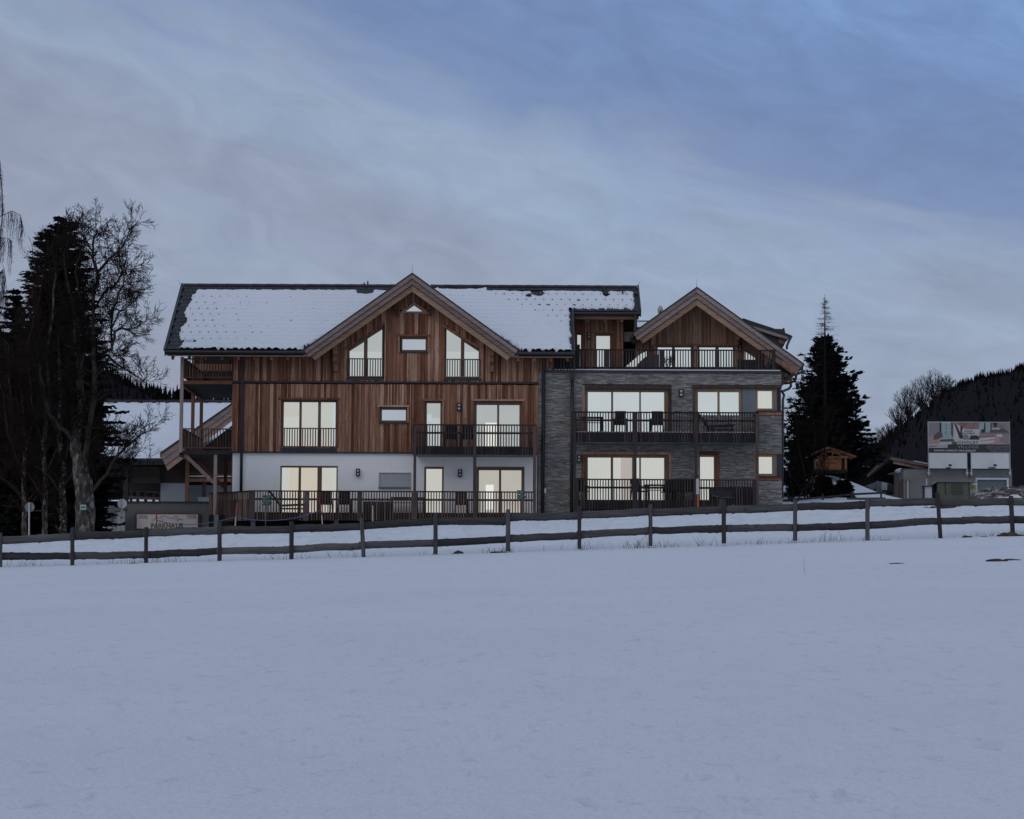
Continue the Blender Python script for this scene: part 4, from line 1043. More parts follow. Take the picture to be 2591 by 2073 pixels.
for k, row in enumerate((757, 773, 787.5, 802, 817, 832, 848, 864)):
    t = tz(row, 500); n_ = (14, 8, 6, 6, 4, 3, 3, 3)[k]
    for i in range(60):
        px = 492-(420-460)*0+i*22.1+(11 if k % 2 else 0)-k*5
        if px > 640 and r.random() < .75: continue
        if px > 945: break
        q_ = X(px, YE+t, row)
        if px > 560 and r.random() < .45: continue
        guards.append((q_, t, .010 if px < 560 else -.01)); 
for k, row in enumerate((751, 765, 778, 792, 806, 820)):
    t = tz(row, 1400)
    for i in range(45):
        px = 1608-i*22.1-(11 if k % 2 else 0)
        if px < 1235+k*35: break
        if row > 780 and px > 1448: continue
        guards.append((X(px, YE+t, row), t, 0.008 if r.random() < .85 else .06))
hl = mkholes(guards)
tt = tz(738.5, 700)
def gab(x, t):     # distance outside the cross gable valley
    zz = zE+SL*t; zg = zA-SL*abs(x-xA); return (zz-zg)/SL*.8
def in_left(x, t):
    d = min(x-left_edge(t), (tt-t)*1.2, t*1.2+.05+.03*math.cos(x*2*math.pi/.31), gab(x, t)-.02, 20)
    wl = X(925, YR, 745); d = min(d, math.hypot((x-wl)/.5, (t-tt+.05)/.3)*.4-.33)
    if t < .55 and x < X(500, 105, 870): d = min(d, abs(t-.50)*1.4-.07+max(0, x-X(490, 105, 870)))
    return d
snow_patch(xRL+.3, xA, .0, RR, in_left, hl, 1)
def in_right(x, t):
    top = (tz(735, 1200) if x < X(1230, YR) else tt)*1.0
    d = min((top-t)*1.2-.05*math.sin(x*1.7), gab(x, t)-.02, xRR-.22-x)
    lowb = t*1.2+.05+.03*math.cos(x*2*math.pi/.31)
    if x > xNot-.02: lowb = (t-tB-.10)*1.2+.04*math.cos(x*2*math.pi/.4)
    d = min(d, lowb)
    if t < tB+.3: d = min(d, (xNot-.13-x)) if x < xNot+.4 and t < tB+.05 else d
    for wx, wr, rr in ((1359, 748, .24), (1338, 752, .14), (1535, 750, .16), (1372, 745, .16)):
        d = min(d, math.hypot(x-X(wx, YR-.4, wr), (t-tz(wr, wx))*1.2)-rr)
    return d
snow_patch(xA, xRR, .0, RR, in_right, hl, 2)
mt = MB()
for x, t, h in guards:
    q_ = rp(x, t, .04); mt.beam(q_, q_+Vector((0, -.05, .12)), .03, .02); mt.beam(q_+Vector((-.03, 0, .02)), q_+Vector((.03, 0, .02)), .04, .05)
mt.build('snow_guards', M['metal_dark'], roof, kind='stuff')
# eave tiles scalloping under the snow edge
mt = MB(); x = xRL+.9
while x < xNot-.1:
    if x < xF1-.05 or x > xF2+.1:
        q_ = rp(x, .02, .03); mt.beam(q_, q_+Vector((0, .2, .144)), .10, .05)
    x += .31
x = xNot+.12
while x < xRR-.15:
    q_ = rp(x, tB+.12, .05); mt.beam(q_, q_+Vector((0, .14, .10)), .12, .06); x += .4
mt.build('eave_tiles', M['tile'], roof, kind='stuff')
# leaves / branch lying over the ridge
q_ = P(1529, 735, YR-.3); MB().lump((q_.x, q_.y, q_.z), .07, .1, .22, 3).build('ridge_debris', M['soil'], roof)

# ================================================================== NEIGHBOUR BUILDING (left)
YN = 128.0
nb = thing('neighbour_chalet', (X(480, YN, 1300), YN, 5.8), 'dark timber chalet with big snowy roof behind the left side balconies', 'chalet')
def PB(px, row, Y): return P(px, row, Y)
a = PB(255, 1163, YN); b = PB(640, 1160, YN); c_ = PB(640, 1018, YN+9.5); d = PB(262, 1018, YN+9.5)
MB().add([a, b, c_, d, a-Vector((0, 0, .3)), b-Vector((0, 0, .3)), c_-Vector((0, 0, .3)), d-Vector((0, 0, .3))], [(0,1,2,3),(7,6,5,4),(0,4,5,1),(1,5,6,2),(2,6,7,3),(3,7,4,0)]).build('roof', M['tile'], nb)
m_ = MB(); NXs, NYs = 90, 30
for j in range(NYs+1):
    for i in range(NXs+1):
        u, v = i/NXs, j/NYs; q_ = a.lerp(b, u).lerp(d.lerp(c_, u), v*.97+.015); e = min(1, min(u*NXs/2, (1-u)*NXs/2, v*NYs/1.5, (1-v)*NYs/1.5)); m_.v.append((q_.x, q_.y-.1*e, q_.z+.13*e+.02*noise.noise(q_*.8)))
m_.f = [(j*(NXs+1)+i, j*(NXs+1)+i+1, (j+1)*(NXs+1)+i+1, (j+1)*(NXs+1)+i) for j in range(NYs) for i in range(NXs)]
m_.build('snow_cover', M['roofsnow'], nb, smooth=True)
x = d.x
rr_ = random.Random(4)
while x < c_.x:
    MB().box(x, x+.75, d.y-.16, d.y+.2, d.z-.06, d.z+.16+rr_.uniform(-.02, .02)).build('ridge_tile', M['tile'], nb); 
    x += .78
m_ = MB(); x = d.x+.1
while x < c_.x-.6: 
    m_.box(x, x+.5, d.y-.34, d.y-.18, d.z-.10, d.z-.03); x += .78
m_.build('ridge_snow', M['roofsnow'], nb, kind='stuff')
# gable rake of its cross wing
def rake(p0, r0, p1, r1, Y, parent):
    A_, B_ = PB(p0, r0, Y), PB(p1, r1, Y)
    for k, (o0, o1, yy, mt_) in enumerate(((-.02, .08, -.10, 'metal_dark'), (.09, .36, -.06, 'fascia'), (.37, .66, -.02, 'fascia'), (.67, .95, .06, 'rafter'))):
        sh0, sh1 = o0*.45, o1*.45
        MB().prism([(A_.x+sh0, A_.z-o0+sh0*.0), (B_.x, B_.z-o0), (B_.x, B_.z-o1), (A_.x+sh1, A_.z-o1)], Y+yy, Y+yy+.05).build('fascia_board', M[mt_], parent)
    MB().slab([(A_.x, Y, A_.z-.02), (B_.x, Y, B_.z-.02), (B_.x, Y+4, B_.z-.02), (A_.x, Y+4, A_.z-.02)], .2).build('gable_roof', M['tile'], parent)
    MB().prism([(A_.x+.8, A_.z-.7), (B_.x, B_.z-1.0), (B_.x, A_.z-.9), (A_.x+1, A_.z-.9)], Y+1.2, Y+1.3).build('gable_wall', M['shadowwood'], parent)
rake(405, 1147, 600, 1012, YN-1.5, nb)
def nbox(name, mat, p0, p1, r0, r1, Y, dep=.2, parent=nb):
    x0, x1, z0, z1 = rz_(p0, p1, r0, r1, Y); return MB().box(x0, x1, Y, Y+dep, z0, z1).build(name, M[mat], parent)
nbox('gutter', 'black', 258, 470, 1163, 1170, YN-.1, .15); nbox('timber_wall', 'shadowwood', 318, 405, 1170, 1215, YN+3, .2)
nbox('timber_wall', 'shadowwood', 405, 470, 1178, 1221, YN+.4, .3)
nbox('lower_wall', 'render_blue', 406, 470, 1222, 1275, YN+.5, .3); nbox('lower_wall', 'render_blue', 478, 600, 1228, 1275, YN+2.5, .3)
nbox('timber_wall', 'shadowwood', 478, 600, 1160, 1228, YN+3, .2); nbox('floor_beam', 'shadowwood', 318, 406, 1212, 1222, YN, .3); nbox('timber_wall', 'black', 322, 406, 1222, 1244, YN+3.5, .2)
nbox('post', 'black', 314, 324, 1166, 1290, YN-.2, .3); nbox('post', 'larch_dark', 468.5, 477, 1152, 1275, YN-.6, .3); nbox('post', 'post', 511, 520, 1190, 1275, YN+.2, .3)
nbox('floor_beam', 'larch_dark', 477, 595, 1211, 1219, YN, .3); nbox('balcony_snow', 'roofsnow', 477, 592, 1204, 1208, YN-.02, .3); nbox('handrail', 'metal_dark', 476, 594, 1206.5, 1209.5, YN-.04, .3)
for (pa, pb, ra, rb, n_) in ((330, 402, 1186, 1208, 13), (480, 596, 1176, 1198, 22)):
    m_ = MB(); x0, x1, z0, z1 = rz_(pa, pb, ra, rb, YN)
    for i in range(n_): xx = x0+(x1-x0)*i/(n_-1); m_.box(xx-.035, xx+.035, YN+.02, YN+.05, z0, z1)
    m_.box(x0, x1, YN, YN+.08, z1, z1+.07).box(x0, x1, YN, YN+.08, z0-.07, z0); m_.build('balcony_railing', M['beam'] if pa > 400 else M['shadowwood'], nb)
nbox('cabinet', 'panel_grey', 501, 535, 1258, 1275, YN-.5, .4)
MB().box(a.x, b.x, YN+7.5, YN+7.7, 7.2, a.z+.5).build('back_wall', M['black'], nb) if False else nbox('back_wall', 'black', 404, 640, 1120, 1225, YN+6, .2)
MB().box(X(410, YN+7, 1200), b.x, YN+6.3, YN+15, 5.5, a.z+.2).build('rear_body', M['shadowwood'], nb)
# paddock rails seen under the neighbour's balcony
fb = thing('paddock_fence', (X(360, 140, 1270), 140, 6.5), 'dark wooden rail fence seen beneath the neighbouring chalet balcony', 'fence')
for p_, w_ in ((331, 6), (348, 7), (368, 7), (388, 6), (403, 3), (315, 6)): nbox('post', 'post', p_-w_/2, p_+w_/2, 1236, 1290, 140, .2, fb)
for (ra, rb) in ((1237, 1246), (1258, 1262.5)):
    A_, B_ = P(312, ra, 139.9), P(406, rb, 139.9); MB().beam(A_, B_, .1, .16).build('rail', M['post'], fb)
MB().beam(P(312, 1229, 139.9), P(406, 1243, 139.9), .1, .2).build('rail', M['post'], fb)
# ================================================================== CAR PARK BUILDING with sign
YP = 112.0
pk = thing('parking_garage', (X(400, YP, 1340), YP+2, 3.6), 'low grey rendered parking garage wall with framed sign', 'garage')
nbox('wall', 'render_grey', 270, 562, 1272, 1400, YP, 5, pk); nbox('coping', 'metal_dark', 268, 565, 1269, 1272, YP-.08, 5.1, pk)
MB().add([P(262, 1278, YP+9), P(270, 1272, YP+.02), P(270, 1400, YP+.02), P(262, 1400, YP+9)], [(0, 1, 2, 3)]).build('side_wall', M['render_grey'], pk)
for p0, p1, r0 in ((294.5, 315, 1291), (286, 293, 1309), (272, 285, 1320)):
    Yq = YP-.9 if p0 > 290 else YP-.5
    nbox('ramp_wall', 'ramp', p0, p1, r0, 1400, Yq, .4, pk)
    MB().prism(poly_px([(p0-2, r0+3), (p1+4, r0-3), (p1+4, r0-.5), (p0-2, r0+6)], Yq), Yq-.05, Yq+.5).build('ramp_coping', M['metal_dark'], pk)
sg = nbox('sign_frame', 'brownframe', 342, 504.5, 1298.5, 1341, YP-.14, .13, pk)
x0, x1, z0, z1 = rz_(346.5, 500.5, 1302, 1338, YP-.14); MB().box(x0, x1, YP-.17, YP-.13, z0, z1).build('sign_board', M['cream'], sg)
def text(s_, px, row_base, row_top, Y, mat, parent, align='LEFT', width=None, name='lettering', px2=None, bold=0.0, spacing=1.0):
    """lettering with cap height between two pixel rows"""
    cu = bpy.data.curves.new(name, 'FONT'); cu.body = s_; cu.size = 1; cu.extrude = .004; cu.offset = bold; cu.space_character = spacing; cu.resolution_u = 3
    to = bpy.data.objects.new(name, cu); col.objects.link(to)
    dg = bpy.context.evaluated_depsgraph_get(); me = bpy.data.meshes.new_from_object(to.evaluated_get(dg)); bpy.data.objects.remove(to)
    xs = [v.co.x for v in me.vertices]; ysv = [v.co.y for v in me.vertices]
    w0, h0 = max(xs)-min(xs), max(ysv)-min(ysv)
    A_ = P(px, row_base, Y); H = P(px, row_top, Y).z-A_.z; sy = H/h0; sx = sy
    if px2: sx = (P(px2, row_base, Y).x-A_.x)/w0
    mx0, my0 = min(xs), min(ysv)
    for v in me.vertices: v.co = Vector(((v.co.x-mx0)*sx, -v.co.z, (v.co.y-my0)*sy))
    me.materials.clear(); me.materials.append(M[mat]); o = bpy.data.objects.new(name, me); col.objects.link(o)
    ORG[o.name] = A_; o.location = A_-org(parent); o.parent = parent; return o
ys_ = YP-.18
text('PARKHA', 382, 1337, 1324, ys_, 'goldtext', sg, px2=443, bold=.03); text('US', 444.5, 1337, 1324, ys_, 'darktext', sg, px2=463, bold=.03)
text('CHALET', 350, 1307, 1303.5, ys_, 'goldtext', sg, px2=374); text('VILLAGE', 350, 1312, 1308.5, ys_, 'goldtext', sg, px2=373)
text('CHALET', 472, 1307, 1303.5, ys_, 'goldtext', sg, px2=497); text('VILLAGE', 473, 1312, 1308.5, ys_, 'goldtext', sg, px2=497)
def stroke(pts, Y, mat, parent, r=.012, name='drawn_line'):
    MB().tube([P(a, b, Y) for a, b in pts], r, 4).build(name, M[mat], parent)
stroke([(383, 1317), (388, 1316.5), (394, 1311), (398, 1308), (402, 1312), (406, 1309), (411, 1307), (417, 1304.5), (422, 1308), (427, 1312), (431, 1310), (437, 1313), (443, 1306)], ys_, 'goldtext', sg, .010)
stroke([(443, 1306), (448, 1309), (451, 1314), (457, 1315), (463, 1316)], ys_, 'darktext', sg, .013); stroke([(444, 1314), (449, 1317), (452, 1318)], ys_, 'darktext', sg, .013)
stroke([(400, 1319), (406, 1318), (411, 1320), (412, 1316), (409, 1312)], ys_, 'goldtext', sg, .008)
# ================================================================== SIGNS
YSg = 98.0
st = thing('stop_sign', (X(309, YSg, 1370), YSg, gz(-16.6, YSg)-.2), 'octagonal road sign seen from its pale grey back, two small plates below', 'road sign')
q_ = P(309, 1274.5, YSg); rr0 = .192/math.cos(R(22.5))
oc = [(q_.x+rr0*math.cos(R(22.5+45*k)), q_.z+rr0*math.sin(R(22.5+45*k))) for k in range(8)]
MB().prism(oc, YSg, YSg+.03).build('sign_plate', M['signgrey'], st)
MB().tube([(q_.x, YSg-.05, st.location.z), (q_.x, YSg-.05, q_.z+.16)], .022, 8).build('pole', M['steel'], st)
nbox('small_plate', 'cab_grey', 305, 312, 1291.5, 1300, YSg-.1, .02, st); nbox('small_plate', 'cab_grey', 302.5, 313.5, 1305, 1313.5, YSg-.1, .02, st)
text('i', 307.7, 1298, 1293, YSg-.12, 'darktext', st, px2=309.3); text('GP', 304.5, 1312, 1307, YSg-.12, 'darktext', st, px2=311.5)
YSg2 = 92.0
rs = thing('round_sign', (X(75, YSg2, 1370), YSg2, gz(-19.3, YSg2)-.2), 'round road sign on a thin pole seen from its dull grey back', 'road sign')
q_ = P(75, 1283.5, YSg2); MB().prism([(q_.x+.2*math.cos(R(k*15)), q_.z+.2*math.sin(R(k*15))) for k in range(24)], YSg2, YSg2+.03).build('sign_plate', M['signdull'], rs)
MB().tube([(q_.x+.02, YSg2-.05, rs.location.z), (q_.x-.01, YSg2-.05, q_.z+.17)], .032, 8).build('pole', M['whitepole'], rs)
text('3', 79.5, 1289, 1280, YSg2-.02, 'cab_grey', rs, px2=85, bold=.01)
# green signs
def greensign(px, r0, r1, w_, foot_px, lab, Y=101.5, kind='post'):
    g0 = P(foot_px, r1, Y); z_g = gz(g0.x, Y)
    t_ = thing('green_sign', (g0.x, Y, z_g-.1), lab, 'sign')
    x0, x1, z0, z1 = rz_(px-w_/2, px+w_/2, r0, r1, Y); h = z1-z0
    for k in (0, 1):
        zz0 = z0+h*(.52 if k == 0 else 0); zz1 = zz0+h*.46
        pl_ = MB().prism([(x0, zz0), (x1-.06, zz0), (x1, (zz0+zz1)/2), (x1-.06, zz1), (x0, zz1)], Y-.03, Y-.01).build('sign_plate', M['greensign'], t_)
        for j in range(3): MB().box(x0+.14, x1-.08-.05*j, Y-.034, Y-.0305, zz1-.045-.05*j, zz1-.03-.05*j).build('printed_line', M['greytext'], pl_)
        MB().tube([(x0+.06+.04*math.cos(a_), Y-.034, (zz0+zz1)/2+.04*math.sin(a_)) for a_ in [R(60*i) for i in range(7)]], .006, 4).build('printed_emblem', M['whitetext'], pl_)
    MB().tube([(g0.x, Y, z_g-.1), ((x0+x1)/2, Y, z1-.02)], .022, 6).build('stake', M['beam'], t_)
greensign(676, 1253.5, 1279, 25, 671, 'green trail sign on a thin wooden stake before the brown terrace')
greensign(1319, 1240.5, 1263, 23, 1324, 'green trail sign on a leaning stake at the right end of the terrace')
# ================================================================== SNOW POLES AND ROPE
def pole(name, px_t, r_t, px_b, r_b, Y, parts, lab, cat='marker pole', r=.025, group=None):
    A_ = P(px_b, r_b, Y); zg = min(A_.z, gz(A_.x, Y)-.05); t_ = thing(name, (A_.x, Y, zg), lab, cat, group)
    T_ = P(px_t, r_t, Y)
    for nm, k0, k1, mt_ in parts:
        a_, b_ = A_.lerp(T_, k0), A_.lerp(T_, k1)
        if k0 == 0: a_ = Vector((a_.x, a_.y, zg))
        MB().tube([a_, b_], r, 8).build(nm, M[mt_], t_)
    return t_
YK = 99.0
pole('snow_pole', 395.5, 1290, 397, 1345, YK, (('lower_part', 0, .48, 'rope'), ('red_part', .48, 1, 'red')), 'red snow pole standing before the framed garage sign', r=.028)
pole('snow_pole', 600.5, 1272, 594, 1332, YK, (('lower_part', 0, .42, 'whitepole'), ('red_part', .42, 1, 'pinkred')), 'faded pink snow pole leaning right in front of the angled terrace end', r=.028)
pole('snow_pole', 808, 1262, 817, 1326, YK, (('lower_part', 0, .34, 'whitepole'), ('red_part', .34, 1, 'red')), 'red snow pole leaning left before the terrace, rope tied to it', r=.022)
pole('thin_stake', 943, 1279, 943.5, 1318, YK, (('stake', 0, .8, 'whitepole'), ('top', .8, 1, 'cab_grey')), 'short pale stake standing close to the brown terrace slats', r=.02)
pole('wooden_lath', 1768, 1213, 1768, 1322, YK+1, (), 'x', r=.02)
bpy.data.objects.remove([o for o in bpy.data.objects if o.name == 'wooden_lath'][0])
t_ = pole('marker_pole', 1765, 1212, 1768, 1324, 97.0, (('pole', 0, 1, 'orangered'),), 'orange marker pole with a pale reflector sleeve before the stone wing terrace', r=.03)
a_, b_ = P(1765, 1212, 96.95), P(1765.3, 1251, 96.95); MB().box(a_.x-.06, a_.x+.06, 96.92, 96.99, b_.z, a_.z).build('reflector', M['cab_grey'], t_)
def cat(pts, Y):
    out = []
    for (x0, r0), (x1, r1), sag in pts:
        for i in range(14):
            k = i/13; out.append(P(x0+(x1-x0)*k, r0+(r1-r0)*k+sag*4*k*(1-k), Y))
    return out
MB().tube(cat([((397, 1317), (460, 1328), 2), ((460, 1328), (597, 1308), 5), ((597, 1308), (811, 1291), 17)], YK-.05), .018, 5).build('rope', M['rope'], None, label='thin blue rope sagging between the snow poles', cat='rope')
# ================================================================== FENCE in the foreground
YF = 68.0
FP = [(-560, 1466, 1368), (-372, 1459, 1362), (-185, 1452, 1355), (0, 1443, 1348), (183, 1439.5, 1335), (369.5, 1435.5, 1335), (555.5, 1427, 1318), (737.5, 1416.5, 1320), (915, 1409.5, 1313, 920), (1102, 1399.5, 1298), (1285.5, 1392.5, 1290), (1466, 1386, 1282), (1646, 1379, 1277), (1831.5, 1372.5, 1265), (2012, 1365.5, 1265), (2195, 1365.5, 1260), (2372, 1360, 1247, 2380), (2558, 1354, 1256, 2563), (2740, 1350, 1250), (2925, 1345, 1246), (3110, 1340, 1240)]
top = [(1392, 1385), (1385, 1378), (1378, 1371), (1368, 1359), (1358, 1351), (1349.5, 1341.5), (1341.5, 1341), (1338, 1332), (1331.5, 1319.5), (1319, 1319), (1310, 1305), (1303, 1296), (1296.5, 1291), (1290.5, 1284), (1283.5, 1277.5), (1273.5, 1270), (1271.5, 1270), (1269, 1267), (1266, 1263), (1262, 1258)]
bot = [(1424, 1417), (1417, 1410), (1410, 1409), (1408, 1407.5), (1406.5, 1404.5), (1403, 1394.5), (1395, 1391), (1390, 1381), (1380.5, 1375), (1375, 1364.5), (1363, 1356), (1352.5, 1343), (1342.5, 1338), (1337.5, 1335), (1335.5, 1330), (1329.5, 1319), (1319, 1314.5), (1314.5, 1312), (1311, 1307), (1306, 1301)]
fence = thing('rail_fence', (0, YF, gz(0, YF)), 'long grey wooden post and rail fence crossing the snow field', 'fence')
def fencepost(px, rb, rt, px2=None):
    B_ = P(px2 or px, rb+3, YF); T_ = P(px, rt, YF); m_ = MB(); n_ = 10; k = rng.uniform(.9, 1.12)
    for i in range(n_):
        q_ = B_.lerp(T_, i/(n_-1)); 
        for j, (dx, dy) in enumerate(((-1, -.5), (-.4, -1), (.5, -1), (1, -.4), (1, .9), (-1, .9))):
            w_ = .058*k*(1+.10*noise.noise(Vector((px*.1+j, i*.7, 0)))); zz = q_.z+(rng.uniform(-.012, .02) if i == n_-1 else 0)
            m_.v.append((q_.x+dx*w_, q_.y+dy*.055, zz))
    for i in range(n_-1):
        for j in range(6): a = i*6+j; b = i*6+(j+1) % 6; m_.f.append((a, b, b+6, a+6))
    m_.f.append(tuple((n_-1)*6+j for j in range(6)))
    return m_.build('post', M['fencepost'], fence)
for f_ in FP: fencepost(*f_)
def rail(px0, r0, px1, r1, seed, th, dy):
    A_, B_ = P(px0, r0, YF+dy), P(px1, r1, YF+dy); L_ = (B_-A_).length; m_ = MB(); n_ = 34; ns = 8; d = (B_-A_).normalized(); up = Vector((0, 0, 1))
    kn = [random.Random(seed*7+k).random() for k in range(5)]; taper = random.Random(seed).uniform(-.15, .15)
    for i in range(n_):
        t = i/(n_-1); q_ = A_.lerp(B_, t); q_.z += .028*noise.noise(Vector((t*3.0, seed*2.3, 0)))+.010*noise.noise(Vector((t*14, seed, 4)))
        kb = sum(math.exp(-((t-k)/.010)**2) for k in kn)*.02
        for j in range(ns):
            an = 2*math.pi*j/ns+math.pi/8
            w_ = th*(1+taper*(t-.5))*(1+.06*noise.noise(Vector((t*6, j*1.3, seed)))+.02*noise.noise(Vector((t*40, j, seed))))+kb*(1 if j in (1, 5) else .3)
            y_ = math.cos(an)*w_*.62; z_ = math.sin(an)*w_
            y_ = min(y_, .045)
            m_.v.append((q_.x, q_.y+y_, q_.z+z_))
    for i in range(n_-1):
        for j in range(ns): a = i*ns+j; b = i*ns+(j+1) % ns; m_.f.append((a, a+ns, b+ns, b))
    m_.f.append(tuple(range(ns))); m_.f.append(tuple((n_-1)*ns+j for j in range(ns-1, -1, -1)))
    m_.build('rail', M['fence'], fence, smooth=True)
for i in range(len(FP)-1):
    a, b = FP[i][0], FP[i+1][0]; e0 = rng.choice((0, 4, 10)); e1 = rng.choice((0, 5, 11))
    rail(a-6, top[i][0]+.4, b+6, top[i][1]-.2, i+1, .120, .09+(.0 if i % 2 else .035))
    rail(a-7, bot[i][0]+.2, b+7, bot[i][1]-.2, i+40, .114, .09+(.035 if i % 2 else .0))
# grass and soil at the fence
gr = MB(); r = random.Random(31)
def blade(x, y, z, h, lean):
    w_ = r.uniform(.0035, .007); n_ = 3; px_ = x
    pts = [Vector((x+lean*h*(k/n_)**1.6, y+r.uniform(-.01, .01), z+h*k/n_)) for k in range(n_+1)]
    gr.tube(pts, [w_, w_*.8, w_*.6, w_*.3], 3)
def tuft(px, n_, hmax, spread=.25, Y=None):
    for _ in range(n_):
        Yq = (Y or YF)+r.uniform(-.25, .35); x = X(px, Yq, 1400)+r.gauss(0, spread); blade(x, Yq, ground_h(x, Yq)-.02, hmax*r.uniform(.3, 1), r.uniform(-.7, .7))
for _ in range(60):
    px = r.uniform(-20, 2610); tuft(px, r.randint(1, 4), r.uniform(.08, .34), .2)
for px, n_, h in ((383, 16, .4), (1268, 46, .26), (1480, 12, .4), (1630, 26, .42), (1635, 20, .3), (1790, 14, .4), (2085, 10, .35), (2130, 10, .4), (430, 12, .4), (330, 14, .3), (60, 12, .35), (2545, 30, .2), (2590, 20, .2), (2200, 14, .2), (700, 10, .3), (1700, 12, .2), (1500, 10, .2), (1920, 14, .25), (2020, 12, .2)): tuft(px, n_, h, .3)
gr.build('dry_grass', M['grass'], kind='stuff', label='dry grass stalks poking through the snow along the fence', cat='grass')
def soil(px, r_, w_, h_, Y, seed, lab):
    q_ = P(px, r_, Y); x = q_.x; z = ground_h(x, Y); m_ = MB().lump((x, Y, z-.02), w_, w_*.8, h_, seed, amp=.5); return m_.build('bare_soil', M['soil'], label=lab, cat='soil patch', smooth=True)
soil(1160, 1393, .16, .10, YF+.3, 1, 'small dark clod right of the seventh post in the snow'); soil(1262, 1391, .3, .06, YF, 2, 'dark grassy soil patch left of a fence post near the middle')
soil(2554, 1352, .36, .12, YF-.1, 3, 'brown soil heap around the foot of the rightmost post'); soil(2447, 1356, .2, .07, YF, 4, 'small soil mound between the two rightmost fence posts')
soil(2490, 1355, .14, .04, YF, 9, 'flat dark soil spot just left of the rightmost post'); soil(2245, 1362, .24, .03, YF, 10, 'thin dark soil streak right of the post below the car'); soil(345, 1437, .25, .03, YF, 11, 'dark wet streak beside the second full post from the left')
for k, (px, row, w_, h_, lab) in enumerate(((2520, 1421, .26, .07, 'larger dark soil mound in the snow at lower right'), (2556, 1418, .22, .05, 'second soil mound touching the larger one at lower right'), (2266, 1429, .20, .035, 'small flat soil mound in the snow below the fence on the right'))):
    Yk = 55.0
    for _ in range(60):
        gq = P(px, row, Yk)
        if gq.z < gz(gq.x, Yk): Yk -= .25
        else: Yk += .25
    soil(px, row, w_, h_, Yk, 5+k, lab)
# lone stalk
m_ = MB(); A_ = P(2036, 1505, 46); zg = gz(A_.x, 46); T_ = Vector((A_.x, 46, zg+.32)); m_.tube([(A_.x, 46, zg-.05), (A_.x-.01, 46, zg+.2), T_], [.004, .003, .002], 4); m_.build('dry_stalk', M['grass'], label='single dry stalk standing in the open snow at right', cat='stalk')
# ================================================================== RIGHT: hut, car ports, concrete garage, hoarding
YC = 121.0
cg = thing('concrete_garage', (X(2420, YC, 1262), YC+2, 5.2), 'grey concrete garage with white framed roller shutter under the hoarding', 'garage')
shut = rz_(2473, 2548, 1214, 1262, YC)
WX = [shut]; m_ = MB(); x0, x1, z0, z1 = rz_(2286.5, 2561, 1187.5, 1290, YC)
for a, b, c_, d in cells(x0, x1, z0, z1, WX): m_.add([(a, YC, c_), (b, YC, c_), (b, YC, d), (a, YC, d)], [(0, 1, 2, 3)])
m_.add([(x0, YC, z1), (x1, YC, z1), (x1, YC+5, z1), (x0, YC+5, z1), (x1, YC, z0), (x1, YC+5, z0)], [(0, 1, 2, 3), (1, 4, 5, 2)]); m_.build('wall', M['concrete'], cg)
sd = [P(2286.5, 1187.5, YC), P(2262, 1203, YC+3.2), P(2262, 1290, YC+3.2), P(2286.5, 1290, YC)]; MB().add(sd, [(0, 1, 2, 3)]).build('side_wall', M['concrete'], cg)
lp = lambda k, rr: sd[0].lerp(sd[1], k).x
def onside(px, row):
    k = (2286.5-px)/24.5; return P(px, row, YC+3.2*k-.03)
MB().add([onside(2272.5, 1220), onside(2286, 1212), onside(2286, 1266), onside(2272.5, 1266)], [(0, 1, 2, 3)]).build('side_door', M['orange'] if False else M['beam'], cg)
nbox('coping', 'metal_dark', 2285, 2563, 1185.8, 1187.6, YC-.05, 5, cg)
nbox('door_frame', 'white_paint', 2468.5, 2552.5, 1209.5, 1214, YC-.06, .1, cg); nbox('door_frame', 'white_paint', 2548, 2552.5, 1214, 1250, YC-.06, .1, cg); nbox('door_frame', 'white_paint', 2468.5, 2473, 1214, 1250, YC-.06, .1, cg)
sh_ = nbox('roller_shutter', 'panel_grey', 2473, 2548, 1214, 1262, YC+.12, .05, cg)
for k in range(14): nbox('shutter_slat', 'panel_grey', 2473, 2548, 1214.5+k*3, 1216.9+k*3, YC+.085, .03, sh_)
nbox('downpipe', 'cab_grey', 2295.5, 2299, 1217, 1264, YC-.12, .08, cg); nbox('pipe_head', 'concrete', 2291, 2304, 1213, 1217, YC-.13, .12, cg); nbox('wall_joint', 'metal_dark', 2453, 2454, 1188, 1212, YC-.02, .02, cg)
sn = P(2276, 1192, YC+1.6); MB().lump((sn.x, sn.y, sn.z), .22, .8, .12, 8).build('roof_snow', M['roofsnow'], cg, smooth=True)
# hoarding
bb = thing('billboard', (X(2452, YC-.6, 1185), YC-.6, 7.6), 'big advertising hoarding with interior pictures above two blank white panels', 'billboard')
YBb = YC-.5
for p_ in (2349.5, 2446, 2457.5, 2555):
    for dx in (0, ): nbox('truss_post', 'steel', p_-1.2, p_+1.2, 1067, 1204, YBb+.1, .07, bb)
    nbox('bracket', 'steel', p_-2.5, p_+4 if p_ < 2450 else p_+3, 1195, 1200, YBb+.15, .3, bb)
pic = nbox('picture_panel', 'cab_grey', 2348.5, 2555.5, 1067.5, 1145, YBb, .08, bb)
for k, (nm, c_) in enumerate((('pink', (.37, .25, .245)), ('pinkdark', (.20, .125, .12)), ('pale', (.47, .46, .47)), ('glassblue', (.28, .36, .375)), ('browncurt', (.04, .032, .028)), ('browngrey', (.10, .082, .075)), ('rose', (.26, .155, .15)), ('darkband', (.04, .039, .041)), ('mauve', (.23, .205, .215)))): M[nm] = plain('print '+nm, c_, .6, .05, 3, .0)
def ppoly(pts, mat, k=1, nm='print'):
    yy = YBb-.004*k-.004; MB().prism(poly_px(pts, YBb), yy, yy+.003).build(nm, M[mat], pic)
